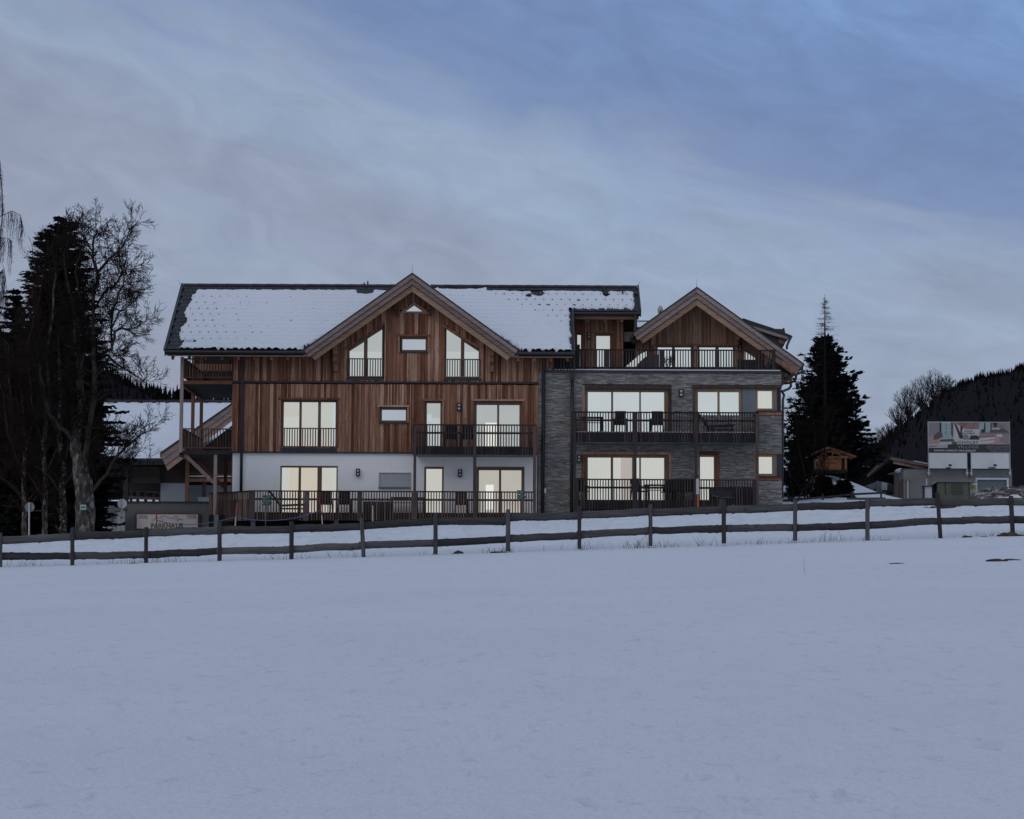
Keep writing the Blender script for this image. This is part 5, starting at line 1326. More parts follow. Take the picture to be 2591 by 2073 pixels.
def prc(a, b, r0, r1, mat, k=1): ppoly([(a, r0), (b, r0), (b, r1), (a, r1)], mat, k)
prc(2349.5, 2555, 1069, 1125, 'pale', 0); prc(2349.5, 2377, 1069, 1104, 'mauve', 1); ppoly([(2349.5, 1105), (2377, 1095), (2377, 1125), (2349.5, 1125)], 'pink', 2)
prc(2377, 2382, 1069.5, 1098, 'browncurt', 2); prc(2382, 2406, 1071, 1103, 'glassblue', 2); prc(2406, 2412, 1069, 1108, 'browngrey', 2); prc(2393, 2394.2, 1071, 1102, 'browngrey', 3); prc(2382, 2406, 1089, 1090, 'pale', 3)
ppoly([(2384, 1104), (2406, 1100), (2414, 1112), (2380, 1112)], 'glassblue', 3); ppoly([(2362, 1103), (2372, 1094), (2384, 1096), (2385, 1106), (2372, 1112), (2362, 1113)], 'browngrey', 4)
ppoly([(2413, 1069), (2420, 1075), (2436, 1110), (2428, 1110), (2424, 1098)], 'browncurt', 3); ppoly([(2414, 1069), (2478, 1069), (2477, 1086), (2446, 1086), (2430, 1079)], 'rose', 2); ppoly([(2425, 1069), (2450, 1069), (2442, 1085)], 'pinkdark', 3); ppoly([(2452, 1086), (2466, 1069), (2470, 1069), (2458, 1086)], 'pinkdark', 3)
prc(2430, 2436, 1079, 1110, 'browncurt', 4); ppoly([(2378, 1113), (2412, 1111), (2416, 1117), (2378, 1118)], 'browngrey', 4); prc(2378, 2408, 1119, 1123.5, 'pale', 4); ppoly([(2408, 1118), (2420, 1118), (2422, 1125), (2406, 1125)], 'browngrey', 3)
prc(2478, 2554.5, 1069, 1096, 'mauve', 1); prc(2478, 2490, 1070, 1095, 'glassblue', 2); prc(2490, 2493.5, 1070, 1090, 'browncurt', 3); prc(2493.5, 2506, 1070, 1094, 'glassblue', 2); prc(2506, 2509, 1070, 1085, 'browncurt', 3)
ppoly([(2511, 1070), (2524, 1070), (2522, 1080), (2516, 1082)], 'browncurt', 3); prc(2528, 2541, 1075, 1084, 'panel_grey', 3); ppoly([(2505, 1087), (2540, 1085), (2554, 1095), (2504, 1095)], 'browngrey', 3); prc(2510, 2530, 1084, 1087, 'pale', 4); ppoly([(2483, 1088), (2493, 1084), (2492, 1095), (2482, 1095)], 'browncurt', 4)
prc(2478, 2554.5, 1096.5, 1098, 'browngrey', 3); prc(2478, 2554.5, 1098, 1125, 'pink', 1); ppoly([(2476, 1102), (2516, 1100), (2519, 1106), (2478, 1109)], 'rose', 3); ppoly([(2478, 1109), (2518, 1106), (2518, 1110), (2480, 1116)], 'pale', 3); prc(2522, 2536, 1099, 1106, 'pale', 3); ppoly([(2478, 1118), (2520, 1114), (2512, 1121), (2478, 1124)], 'pale', 3); ppoly([(2536, 1098), (2554, 1098), (2554, 1125), (2528, 1118)], 'mauve', 2)
ppoly([(2456, 1103), (2472, 1102), (2477, 1106), (2477, 1113), (2453, 1113)], 'browncurt', 4); prc(2422, 2480, 1113, 1124.5, 'pale', 4); prc(2436, 2456, 1099, 1113, 'mauve', 3)
prc(2434, 2468.5, 1087.5, 1100.5, 'pale', 6); ppoly([(2449, 1100.5), (2456, 1100.5), (2452, 1110)], 'pale', 6)
prc(2349.5, 2555, 1125, 1144.5, 'darkband', 2); prc(2349.5, 2397.5, 1124.5, 1133.5, 'pale', 5)
yt = YBb-.036
text('ONLINE', 2440, 1093, 1089, yt, 'darktext', pic, px2=2461); text('BUCHBAR', 2436, 1098.5, 1094.6, yt, 'darktext', pic, px2=2466)
text('CH\u039bLET', 2424, 1122.5, 1115.5, yt, 'darktext', pic, px2=2476); text('VILL\u039bGE', 2423, 1134.5, 1127, yt, 'greytext', pic, px2=2477)
text('ADAPT', 2351, 1131.5, 1127, yt, 'darktext', pic, px2=2374); text('4YOU', 2375, 1131.5, 1127, yt, 'greytext', pic, px2=2395)
text('WWW.CHALET-VILLAGE.AT', 2363, 1142.3, 1138, yt, 'whitetext', pic, px2=2470, bold=.01)
for k, s_ in enumerate(('EXKLUSIVE APPARTEMENTS', 'PRIVATE TRAUMHAFTE CHALETS', 'WELLNESS UND SAUNA', 'DIREKT AM SKILIFT')): text(s_, (2497, 2496, 2502, 2508)[k], 1130.8+k*4.1, 1128.2+k*4.1, yt, 'greytext', pic, px2=2552.5)
nbox('blank_panel', 'white_paint', 2351.5, 2446, 1146.3, 1185.5, YBb+.02, .06, bb); nbox('blank_panel', 'white_paint', 2457.5, 2553, 1146.3, 1186, YBb+.02, .06, bb)
for p_ in (2401, 2515): nbox('flood_lamp', 'black', p_, p_+7, 1175, 1180, YBb-.5, .12, bb); nbox('lamp_arm', 'metal_dark', p_-4 if p_ < 2450 else p_-11, p_+5, 1182.5, 1184.5, YBb-.3, .35, bb)
# transformer cabinet
YTc = 117.0
tcb = thing('transformer_cabinet', (X(2412, YTc, 1255), YTc+.5, gz(22, YTc)-.1), 'olive green transformer cabinet with louvres and flat grey lid', 'cabinet')
nbox('body', 'green_cab', 2372, 2452, 1220, 1290, YTc, 1.3, tcb); nbox('side_wall', 'shadowwood', 2360, 2372, 1222, 1290, YTc+.3, .8, tcb)
MB().prism(poly_px([(2356, 1226), (2371, 1216.5), (2474, 1218), (2474, 1220), (2371, 1219.5), (2358, 1228)], YTc), YTc-.12, YTc+1.5).build('lid', M['panel_grey'], tcb)
nbox('door_joint', 'black', 2391.2, 2393, 1220, 1252, YTc-.02, .02, tcb); nbox('corner_post', 'metal_dark', 2451.5, 2454, 1220, 1290, YTc-.03, .1, tcb)
lv = nbox('louvre', 'black', 2409, 2436, 1225, 1251, YTc-.02, .02, tcb)
for k in range(7): nbox('louvre_slat', 'green_cab', 2409, 2436, 1226.5+k*3.55, 1228.6+k*3.55, YTc-.06, .04, lv)
ec = thing('electric_cabinet', (X(2348, YTc-1, 1258), YTc-1, gz(21, 116)-.1), 'narrow light grey electric cabinet left of the olive transformer cabinet', 'cabinet')
nbox('body', 'cab_grey', 2341, 2358, 1231, 1290, YTc-1, .4, ec); nbox('lid', 'metal_dark', 2335, 2359, 1229, 1231.5, YTc-1.1, .6, ec); nbox('side_wall', 'metal_dark', 2336, 2341, 1231.5, 1290, YTc-.85, .3, ec)
MB().tube([P(2344.5, 1232, YTc-.4), P(2344.5, 1212, YTc-.4)], .03, 8).build('standpipe', M['whitepole'], None, label='pale upright pipe behind the narrow grey electric cabinet', cat='pipe')
ysn = thing('yellow_sign', (X(2463, 118.5, 1236), 118.5, 5.6), 'small yellow notice on a white panel right of the green cabinet', 'sign')
nbox('panel', 'cab_grey', 2454.5, 2471, 1222, 1246, 118.5, .05, ysn); M['yellow'] = plain('yellow notice', (.42, .35, .13), .6, .08); nbox('notice', 'yellow', 2454.5, 2471, 1227.5, 1237, 118.44, .03, ysn)
for k in range(3): nbox('printed_line', 'darktext', 2457, 2468-k*2, 1230+k*2.2, 1230.6+k*2.2, 118.43, .005, ysn)
# soil heap
m_ = MB(); r = random.Random(8)
q0 = P(2465, 1290, 104); q1 = P(2640, 1285, 104)
NXh, NYh = 110, 36
for j in range(NYh+1):
    for i in range(NXh+1):
        u, v = i/NXh, j/NYh; x = q0.x-1.6+(q1.x-q0.x+2.4)*u; y = 100+9*v; g_ = gz(x, y)
        pxx = CX+x/y*FPX
        hh = (P(pxx, 1233 if pxx > 2500 else 1233+(2500-pxx)*.50, 104.5).z-gz(x, 104.5)) if pxx > 2395 else 0
        e = ss(0, .22, u)*ss(0, .5, v)*(1-ss(.6, 1, v))
        nz = noise.noise(Vector((x*1.3, y*1.3, 2)))*.22+noise.noise(Vector((x*3.5, y*3.5, 5)))*.12+noise.noise(Vector((x*9, y*9, 7)))*.05
        m_.v.append((x, y, g_-.25+max(0, hh)*e*1.05+nz*ss(0, .5, e)+.18*ss(0, .3, e)))
m_.f = [(j*(NXh+1)+i, j*(NXh+1)+i+1, (j+1)*(NXh+1)+i+1, (j+1)*(NXh+1)+i) for j in range(NYh) for i in range(NXh)]
m2, g = newmat('snowy soil'); geo = g.n('ShaderNodeNewGeometry'); p = geo.outputs['Position']; n = g.noise(g.scl(p, (.8, 1, 1.6)), 2.6, 7, .68, .8)
c = g.ramp(n, S((.40, .045, .036, .032), (.52, .12, .10, .09), (.58, .34, .33, .33), (.7, .6, .61, .63))); finish(g, c, .95, n, .08, .8, .1); M['snowsoil'] = m2
m_.build('soil_heap', M['snowsoil'], smooth=True, label='heap of dug soil dusted with snow at the right edge', cat='soil heap')
# second low strip of soil just behind the fence
m_ = MB()
for k in range(26):
    pxk = 2335+k*8+rng.uniform(-4, 4); rowk = 1297-(pxk-2335)*.095+rng.uniform(-2, 2); Yk = 76
    for _ in range(160):
        gq = P(pxk, rowk, Yk)
        if gq.z < gz(gq.x, Yk): Yk -= .15
        else: Yk += .15
    Yk = max(72, min(99, Yk)); x = X(pxk, Yk, rowk); m_.lump((x, Yk, ground_h(x, Yk)-.03), rng.uniform(.2, .5), .4, rng.uniform(.05, .12), k, amp=.6)
m_.build('soil_strip', M['snowsoil'], smooth=True, label='low strip of churned brown soil and snow behind the right fence bays', cat='soil', kind='stuff')
m_ = MB()
for px, row, w_ in ((1950, 1298, .35), (1965, 1300, .2), (1976, 1297, .25), (1990, 1299, .15), (1862, 1301, .07)):
    Yk = 85
    for _ in range(200):
        gq = P(px, row, Yk)
        if gq.z < gz(gq.x, Yk): Yk -= .15
        else: Yk += .15
    Yk = min(Yk, 101); x = X(px, Yk, row); m_.lump((x, Yk, ground_h(x, Yk)-.01), w_, w_*1.2, .04, int(px), amp=.6)
m_.build('bare_soil', M['soil'], smooth=True, label='dark bare earth patches at the foot of the stone wing', cat='soil', kind='stuff')
# car ports
def carport(A_, B_, C_, D_, lab, post_px, snow=True):
    """A near top corner, B right, C low left, D far right-lower; all world points"""
    t_ = thing('carport', (A_.x, A_.y+1, 5.4), lab, 'carport')
    n_ = (B_-A_).cross(C_-A_).normalized()
    if n_.z < 0: n_ = -n_
    dn = -n_*.14
    m_ = MB(); vs_ = [A_, B_, D_, C_]; m_.add([v for v in vs_]+[v+dn for v in vs_], [(0, 1, 2, 3), (7, 6, 5, 4), (0, 4, 5, 1), (1, 5, 6, 2), (2, 6, 7, 3), (3, 7, 4, 0)]); m_.build('roof', M['shadowwood'], t_)
    for a, b in ((A_, B_),):
        MB().beam(a+Vector((0, -.03, -.05)), b+Vector((0, -.03, -.05)), .05, .16).build('fascia_board', M['fascia'], t_); MB().beam(a+Vector((.15, .12, -.24)), a.lerp(b, .55)+Vector((0, .12, -.24)), .06, .14).build('fascia_board', M['larch'], t_)
    MB().beam(A_+Vector((-.02, 0, -.02)), C_+Vector((-.02, 0, -.02)), .06, .12).build('edge_board', M['post'], t_)
    for k in range(14):
        a = A_.lerp(C_, (k+.5)/14); b = B_.lerp(D_, (k+.5)/14); MB().beam(a+dn*1.2, a.lerp(b, .8)+dn*1.2+Vector((0, 0, -.06)), .06, .14).build('rafter', M['shadowwood'], t_)
    if snow:
        s0, s1 = A_.lerp(B_, .35), B_; MB().beam(s0+n_*.05+Vector((0, .1, 0)), s1+n_*.05+Vector((0, .1, 0)), .25, .05).build('snow_strip', M['roofsnow'], t_)
    return t_
cp1 = carport(P(2254, 1158, 122.5), P(2420, 1190, 122.5), P(2196, 1203, 130), P(2300, 1222, 130), 'nearer brown carport with sloping roof against the concrete garage', 2270)
cp2 = carport(P(2184, 1175, 133), P(2290, 1190, 133), P(2138, 1209, 141), P(2200, 1226, 141), 'farther smaller brown carport left of the first one', 2190, False)
def slabpx(nm, mat, pts, Y, d, par): return MB().prism(poly_px(pts, Y), Y, Y+d).build(nm, M[mat], par)
slabpx('wall', 'panel_grey', [(2184, 1232), (2235, 1213), (2262, 1206), (2262, 1222), (2232, 1228), (2184, 1252)], 131, .3, cp1)
slabpx('post', 'panel_grey', [(2220, 1215), (2232, 1213), (2232, 1262), (2220, 1262)], 130.8, .3, cp1); slabpx('pier', 'cab_grey', [(2232, 1215), (2245, 1216), (2245, 1240), (2232, 1240)], 130.6, .2, cp1)
slabpx('base', 'black', [(2232, 1242), (2262, 1238), (2262, 1262), (2232, 1262)], 131.5, .2, cp1); slabpx('post', 'shadowwood', [(2184, 1232), (2197, 1232), (2197, 1262), (2184, 1262)], 130.9, .3, cp1); slabpx('beam', 'shadowwood', [(2197, 1255), (2240, 1256), (2240, 1264), (2197, 1264)], 130, .3, cp1)
slabpx('post', 'metal_dark', [(2136, 1212), (2138, 1212), (2138, 1252), (2136, 1252)], 134, .1, cp2)
# car
YV = 126.0
car = thing('parked_car', (X(2249, YV, 1262), YV, 5.6), 'white car rear wing and wheel half hidden between carport and garage', 'car')
prof = [(2233, 1266), (2234, 1257), (2238, 1253), (2248, 1252), (2262, 1252.5), (2270, 1255), (2272, 1266), (2263, 1266), (2262, 1260), (2257, 1256.5), (2251, 1257.5), (2249, 1262), (2249, 1266)]
slabpx('body', 'white_paint', prof, YV, 1.5, car)
slabpx('window', 'black', [(2240, 1252), (2246, 1246), (2266, 1246.5), (2268, 1252.4)], YV+.15, 1.2, car)
q_ = P(2256, 1265, YV); MB().tube([(q_.x, YV+.05, q_.z), (q_.x, YV+.25, q_.z)], .17, 16).build('wheel', M['black'], car)
nbox('tail_light', 'red', 2233, 2236, 1257, 1260, YV-.02, .05, car)
# hut on stilts
YH = 118.0
ht = thing('play_hut', (X(2105, YH, 1190), YH+.6, gz(17, YH)-.2), 'small orange wooden hut with open arched gable on stilts among the trees', 'hut')
nbox('cabin', 'orange', 2070, 2129, 1158.5, 1189, YH, 1.6, ht)
for k in range(6): nbox('plank', 'orange', 2070, 2129.2, 1159+k*5, 1163.4+k*5, YH-.03, .03, ht)
nbox('beam', 'orange', 2068, 2146, 1155, 1159, YH-.1, .2, ht); nbox('corner_post', 'orange', 2137.5, 2143, 1159, 1189, YH-.05, .15, ht); nbox('floor', 'shadowwood', 2066, 2146, 1189, 1192, YH-.1, 1.8, ht); nbox('doorway', 'black', 2129, 2137.5, 1161, 1188, YH+.6, .1, ht)
def bpx(nm, mat, a, b, Y, w_, h_, par): MB().beam(P(*a, Y), P(*b, Y), w_, h_).build(nm, M[mat], par)
for dy in (-.12, 1.75):
    bpx('rafter', 'orange', (2097, 1132.5), (2068, 1144), YH+dy, .08, .10, ht); bpx('rafter', 'orange', (2096, 1132.5), (2166, 1156), YH+dy, .08, .10, ht)
MB().slab([P(2097, 1130.5, YH-.2), P(2168, 1154.5, YH-.2), P(2168, 1154.5, YH-.2)+Vector((0, 2.1, 0)), P(2097, 1130.5, YH-.2)+Vector((0, 2.1, 0))], .03).build('roof', M['larch'], ht)
MB().slab([P(2066, 1143.5, YH-.2), P(2097, 1130.5, YH-.2), P(2097, 1130.5, YH-.2)+Vector((0, 2.1, 0)), P(2066, 1143.5, YH-.2)+Vector((0, 2.1, 0))], .03).build('roof', M['larch'], ht)
MB().tube([P(2102+26*math.cos(R(180-10*k))*1.0, 1156-13.5*math.sin(R(10*k)), YH-.12) for k in range(19)], .04, 6).build('arch', M['orange'], ht)
bpx('strut', 'orange', (2087, 1146), (2092, 1155), YH-.12, .05, .05, ht); bpx('strut', 'orange', (2110, 1145), (2104, 1154), YH-.12, .05, .05, ht)
for p_ in (2074, 2126, 2141): nbox('stilt', 'shadowwood', p_-1.5, p_+1.5, 1191, 1240, YH+.3, .1, ht)
# rear rail fence at right
YRf = 112.0
rf = thing('rear_fence', (X(2100, YRf, 1262), YRf, 5.0), 'low dark rail fence behind the big fence between stone wing and garage', 'fence')
for p_, a_, b_ in ((1996, 1250, 1275), (2082, 1250, 1271), (2156.5, 1244, 1266), (2230, 1240, 1264)): nbox('post', 'fencepost', p_-2.2, p_+2.2, a_, b_+4, YRf, .1, rf)
for a_, b_ in (((1981, 1267), (2082, 1259)), ((2082, 1259), (2156, 1251)), ((2156, 1251), (2240, 1247))): bpx('rail', 'fence', a_, b_, YRf, .07, .1, rf)
bpx('rail', 'fence', (2144, 1263), (2240, 1262), YRf, .2, .12, rf)
db = thing('notice_board', (X(1823, 96, 1290), 96, gz(8.7, 96)-.1), 'dark wide board on a short post before the stone wing terrace', 'board')
slabpx('board', 'black', [(1800, 1243), (1822, 1241), (1850, 1243.5), (1853, 1259), (1830, 1258.5), (1802, 1254)], 96, .3, db); nbox('post', 'post', 1820.5, 1827.5, 1257, 1300, 96.1, .12, db)
# little building behind the wing (roof peeping between the gables)
fh = thing('rear_house', (X(1640, 150, 900), 153, 9), 'snow covered roof of a house peeping between the two gables', 'house')
slabpx('wall', 'shadowwood', [(1612, 823), (1690, 823), (1690, 1100), (1612, 1100)], 152, 4, fh)
a_, b_ = P(1600, 824, 151), P(1690, 824, 151); c2, d2 = P(1690, 814, 154), P(1600, 814, 154); MB().slab([a_, b_, c2, d2], .1).build('roof_snow', M['roofsnow'], fh); MB().beam(d2, c2, .2, .12).build('ridge', M['tile'], fh)
dsh = thing('satellite_dish', P(1668, 800, 114), 'grey satellite dish half hidden behind the left slope of the wing roof', 'satellite dish')
m_ = MB(); c_ = P(1671, 785, 114)
for i in range(5):
    for j in range(12): an = 2*math.pi*j/12; rr_ = .19*i/4; m_.v.append((c_.x+rr_*math.cos(an)*.75, c_.y+.08*(i/4)**2, c_.z+rr_*math.sin(an)*1.3))
for i in range(4):
    for j in range(12): a = i*12+j; b = i*12+(j+1) % 12; m_.f.append((a, b, b+12, a+12))
m_.build('dish', M['cab_grey'], dsh, smooth=True); MB().tube([c_, P(1667, 815, 114)], .02, 6).build('mast', M['metal_dark'], dsh)
# ================================================================== TREES
MINR = [.0095]
def seg_tube(mb, a, b, ra, rb, n):
    mb.tube([a, b], [ra, rb], n, cap=False)
def grow(mb, tw, p, d, L, rad, depth, r, bend=.35, up=.12, n_=3):
    """recursive limb; thick wood goes to mb, fine twigs to tw"""
    k = 3; pts = [p]; q_ = p.copy(); dd = d.copy()
    for i in range(k):
        dd = (dd+Vector((r.uniform(-1, 1), r.uniform(-1, 1), r.uniform(-1, 1)))*bend*.55+Vector((0, 0, up))).normalized(); q_ = q_+dd*(L/k); pts.append(q_.copy())
    rads = [rad*(1-.45*i/k) for i in range(k+1)]
    (mb if rad > .034 else tw).tube(pts, rads, 5 if rad > .05 else 3, cap=False)
    if depth == 0: return
    for i in range(1, k+1):
        m_ = 1 if i < k else 2
        for _ in range(m_):
            if i < k and r.random() < .15: continue
            base = (pts[i]-pts[i-1]).normalized(); ax = Vector((r.uniform(-1, 1), r.uniform(-1, 1), r.uniform(-1, 1))).normalized()
            nd = (base+ax*r.uniform(.55, 1.0)).normalized()
            grow(mb, tw, pts[i], nd, L*r.uniform(.55, .8), max(MINR[0], rads[i]*r.uniform(.5, .7)), depth-1, r, bend, up)
def bare_tree(name, label, base, limbs, Y, seed, bark='bark', depth=3, spawn=.55, tl=1.5, ybase=0, twig='twig', group=None, up=.12, minr=.0055):
    """limbs: list of (pixel polyline, r0, r1, y drift)"""
    r = random.Random(seed); B_ = P(base[0], base[1], Y); t_ = thing(name, (B_.x, Y, B_.z), label, 'tree', group)
    wd = MB(); tw = MB(); st = MB()
    for pts, r0, r1, dy in limbs:
        W_ = []
        for i, (px, row) in enumerate(pts):
            k = i/max(1, len(pts)-1); q_ = P(px, row, Y+dy*k); W_.append(q_)
        # smooth subdivide
        D_ = []
        for i in range(len(W_)-1):
            for s in range(3):
                k = s/3; q_ = W_[i].lerp(W_[i+1], k); 
                if s: q_ = q_+Vector((r.uniform(-1, 1), r.uniform(-1, 1), r.uniform(-1, 1)))*.05
                D_.append(q_)
        D_.append(W_[-1]); n_ = len(D_); rad = [r0+(r1-r0)*i/(n_-1) for i in range(n_)]
        (st if r0 >= .12 else wd).tube(D_, rad, 9 if r0 > .1 else 6, cap=False)
        if r0 > .25: continue
        for i in range(2, n_):
            L_ = (D_[i]-D_[i-1]).length; cnt = int(L_/spawn+r.random()+.3)
            for _ in range(cnt):
                q_ = D_[i-1].lerp(D_[i], r.random()); base_d = (D_[i]-D_[i-1]).normalized()
                ax = Vector((r.uniform(-1, 1), r.uniform(-1, 1), r.uniform(-.6, 1))).normalized()
                grow(wd, tw, q_, (base_d*.5+ax).normalized(), tl*r.uniform(.4, .9), max(.016, rad[i]*.38), depth, r, up=up)
        grow(wd, tw, D_[-1], (D_[-1]-D_[-2]).normalized(), tl*.8, max(.016, rad[-1]*.8), depth, r, up=up)
    if st.v: st.build('trunk', M[bark], t_, smooth=True)
    if wd.v: wd.build('limbs' if st.v else 'trunk', M['limb'], t_, smooth=True, kind='stuff' if st.v else None)
    if tw.v: tw.build('crown', M[twig], t_, kind='stuff')
    return t_
YT1 = 90.0
bare_tree('oak_tree', 'tall gnarled bare tree with green tag on its thick grey trunk', (213, 1362), [
    ([(213, 1370), (212, 1300), (208, 1240), (200, 1180), (192, 1120)], .36, .22, 0),
    ([(222, 1370), (228, 1300), (224, 1240), (214, 1180)], .26, .12, .4),
    ([(192, 1120), (205, 1040), (203, 960), (196, 880), (190, 800)], .17, .10, .5), ([(214, 1180), (225, 1080), (240, 1000), (236, 900), (234, 850), (236, 760), (247, 690), (233, 650), (238, 600), (243, 585)], .119, .03, -1),
    ([(236, 900), (262, 895), (283, 883), (290, 840), (310, 830), (325, 835), (342, 828)], .08, .02, -1.0), ([(283, 883), (284, 800), (300, 740), (312, 715), (326, 702)], .05, .02, -.6),
    ([(238, 960), (275, 905), (300, 925), (335, 945), (362, 968)], .06, .02, 1.0), ([(192, 1120), (150, 1080), (120, 1030), (105, 960), (98, 920)], .10, .03, -1.5), ([(190, 800), (170, 710), (160, 640), (175, 600)], .08, .02, 1),
    ([(235, 790), (262, 742), (300, 710), (322, 650)], .05, .02, .8), ([(247, 690), (276, 655), (310, 625), (322, 600)], .05, .018, -.5), ([(238, 640), (215, 605), (198, 585)], .04, .018, .6),
    ([(225, 1250), (270, 1200), (300, 1150), (335, 1120), (365, 1095)], .08, .02, -.5), ([(283, 830), (300, 790), (330, 770), (345, 758)], .04, .018, .3), ([(200, 960), (225, 850), (205, 760), (190, 690), (205, 620)], .06, .02, -1)], YT1, 11, depth=3, spawn=.16, tl=.80, up=.03)
tg = nbox('tree_tag', 'greenlight', 202, 218, 1277, 1291, YT1-.46, .02, None); tg.name = 'tree_tag'; tag(tg, 'small green and white notice fixed to the thick tree trunk', 'sign')
i_ = nbox('notice_face', 'cab_grey', 204, 216.5, 1279, 1289, YT1-.475, .012, tg); nbox('printed_line', 'darktext', 205, 215, 1282, 1286, YT1-.482, .006, tg)
bare_tree('birch_tree', 'slender pale barked bare tree left of the thick trunk', (163, 1362), [
    ([(163, 1375), (161, 1320), (158, 1250), (160, 1180), (150, 1100), (155, 1000), (150, 900)], .16, .06, 0), ([(160, 1180), (185, 1080), (180, 980), (195, 900)], .07, .03, 1), ([(150, 1100), (115, 1030), (100, 950), (80, 900)], .06, .02, -1),
    ([(158, 1250), (120, 1200), (90, 1180)], .05, .02, -1), ([(158, 1230), (200, 1180), (240, 1140), (262, 1130)], .05, .02, -1)], 92.0, 12, bark='birch', depth=3, spawn=.5, tl=1.1)
bare_tree('bare_tree', 'brownish bare tree with fine twigs filling the left edge, in front of the spruces', (60, 1365), [
    ([(62, 1370), (60, 1250), (66, 1120), (55, 1000)], .12, .05, 0), ([(66, 1120), (100, 1020), (95, 930), (120, 860)], .06, .02, 1), ([(60, 1200), (20, 1100), (10, 1000), (-10, 940)], .06, .02, -1), ([(60, 1150), (80, 1080), (60, 960), (70, 860)], .05, .02, 0),
    ([(60, 1280), (100, 1230), (140, 1220)], .04, .02, 0), ([(60, 1270), (20, 1220), (-10, 1200)], .04, .02, 0), ([(66, 1120), (40, 1000), (60, 900), (90, 800), (110, 700)], .05, .02, 0)], 94.0, 13, depth=3, spawn=.36, tl=1.2, twig='browntwig')
bare_tree('bare_shrub', 'low bare shrub with arching twigs beside the grey garage wall', (262, 1355), [
    ([(262, 1360), (268, 1290), (290, 1230), (305, 1200)], .05, .02, 0), ([(255, 1360), (250, 1280), (265, 1210), (290, 1160)], .05, .02, 1), ([(240, 1300), (280, 1240), (310, 1220), (335, 1200)], .04, .015, 0), ([(250, 1250), (300, 1180), (330, 1165), (350, 1145)], .04, .015, 0)], 119.0, 14, depth=3, spawn=.5, tl=1.0)
bare_tree('bare_tree', 'second brownish bare tree, between the thick trunk and the left edge', (112, 1365), [
    ([(112, 1375), (115, 1250), (110, 1120), (125, 1000), (120, 880), (135, 760), (140, 680)], .12, .03, 0), ([(110, 1120), (80, 1020), (70, 900), (85, 800)], .06, .02, -1), ([(115, 1200), (150, 1120), (165, 1020), (175, 930)], .06, .02, -1),
    ([(115, 1260), (70, 1200), (40, 1150)], .05, .02, 0), ([(115, 1250), (160, 1210), (185, 1180)], .04, .02, 0)], 93.0, 17, depth=3, spawn=.34, tl=1.15, twig='browntwig', up=.05)
# weeping birch at the frame edge
wb = thing('weeping_birch', (X(-60, 88, 1370), 88, P(-60, 1370, 88).z), 'weeping birch at the left frame edge with hanging thin twigs', 'tree')
wd = MB(); tw = MB(); r = random.Random(5)
wd.tube([P(-60, 1375, 88), P(-55, 1100, 88), P(-45, 800, 88), P(-30, 600, 88), P(-15, 400, 88)], [.2, .16, .11, .07, .02], 8)
for pts in ([(-35, 650), (0, 600), (8, 530), (2, 440), (0, 400)], [(-40, 700), (-5, 550), (30, 534), (52, 545), (58, 570)], [(-40, 760), (0, 600), (20, 603), (30, 610)], [(-45, 800), (0, 690), (10, 680), (14, 700)], [(-45, 850), (-5, 740), (12, 735), (20, 760)], [(-50, 950), (0, 850), (20, 870), (25, 930)], [(-50, 1000), (0, 940), (20, 950), (30, 1010)]):
    W_ = [P(a, b, 88+r.uniform(-.5, .5)) for a, b in pts]; wd.tube(W_, [.04, .022, .014, .009, .005][:len(W_)] if len(W_) == 5 else [.04, .02, .012, .006], 5)
    for i in range(1, len(W_)):
        for _ in range(12):
            q_ = W_[i-1].lerp(W_[i], r.random()); L_ = r.uniform(.35, 1.5); pp_ = [q_.copy()]; c_ = q_.copy()
            for k in range(5): c_ = c_+Vector((r.gauss(0, .028), r.gauss(0, .03), -L_/5)); pp_.append(c_.copy())
            tw.tube(pp_, [.008, .007, .006, .006, .005, .004], 3, cap=False)
            for k in range(1, 5):
                tw.tube([pp_[k], pp_[k]+Vector((r.gauss(0, .07), r.gauss(0, .07), -r.uniform(.05, .18)))], [.005, .003], 3, cap=False)
wd.build('trunk', M['birch'], wb, smooth=True); tw.build('crown', M['twig'], wb, kind='stuff')
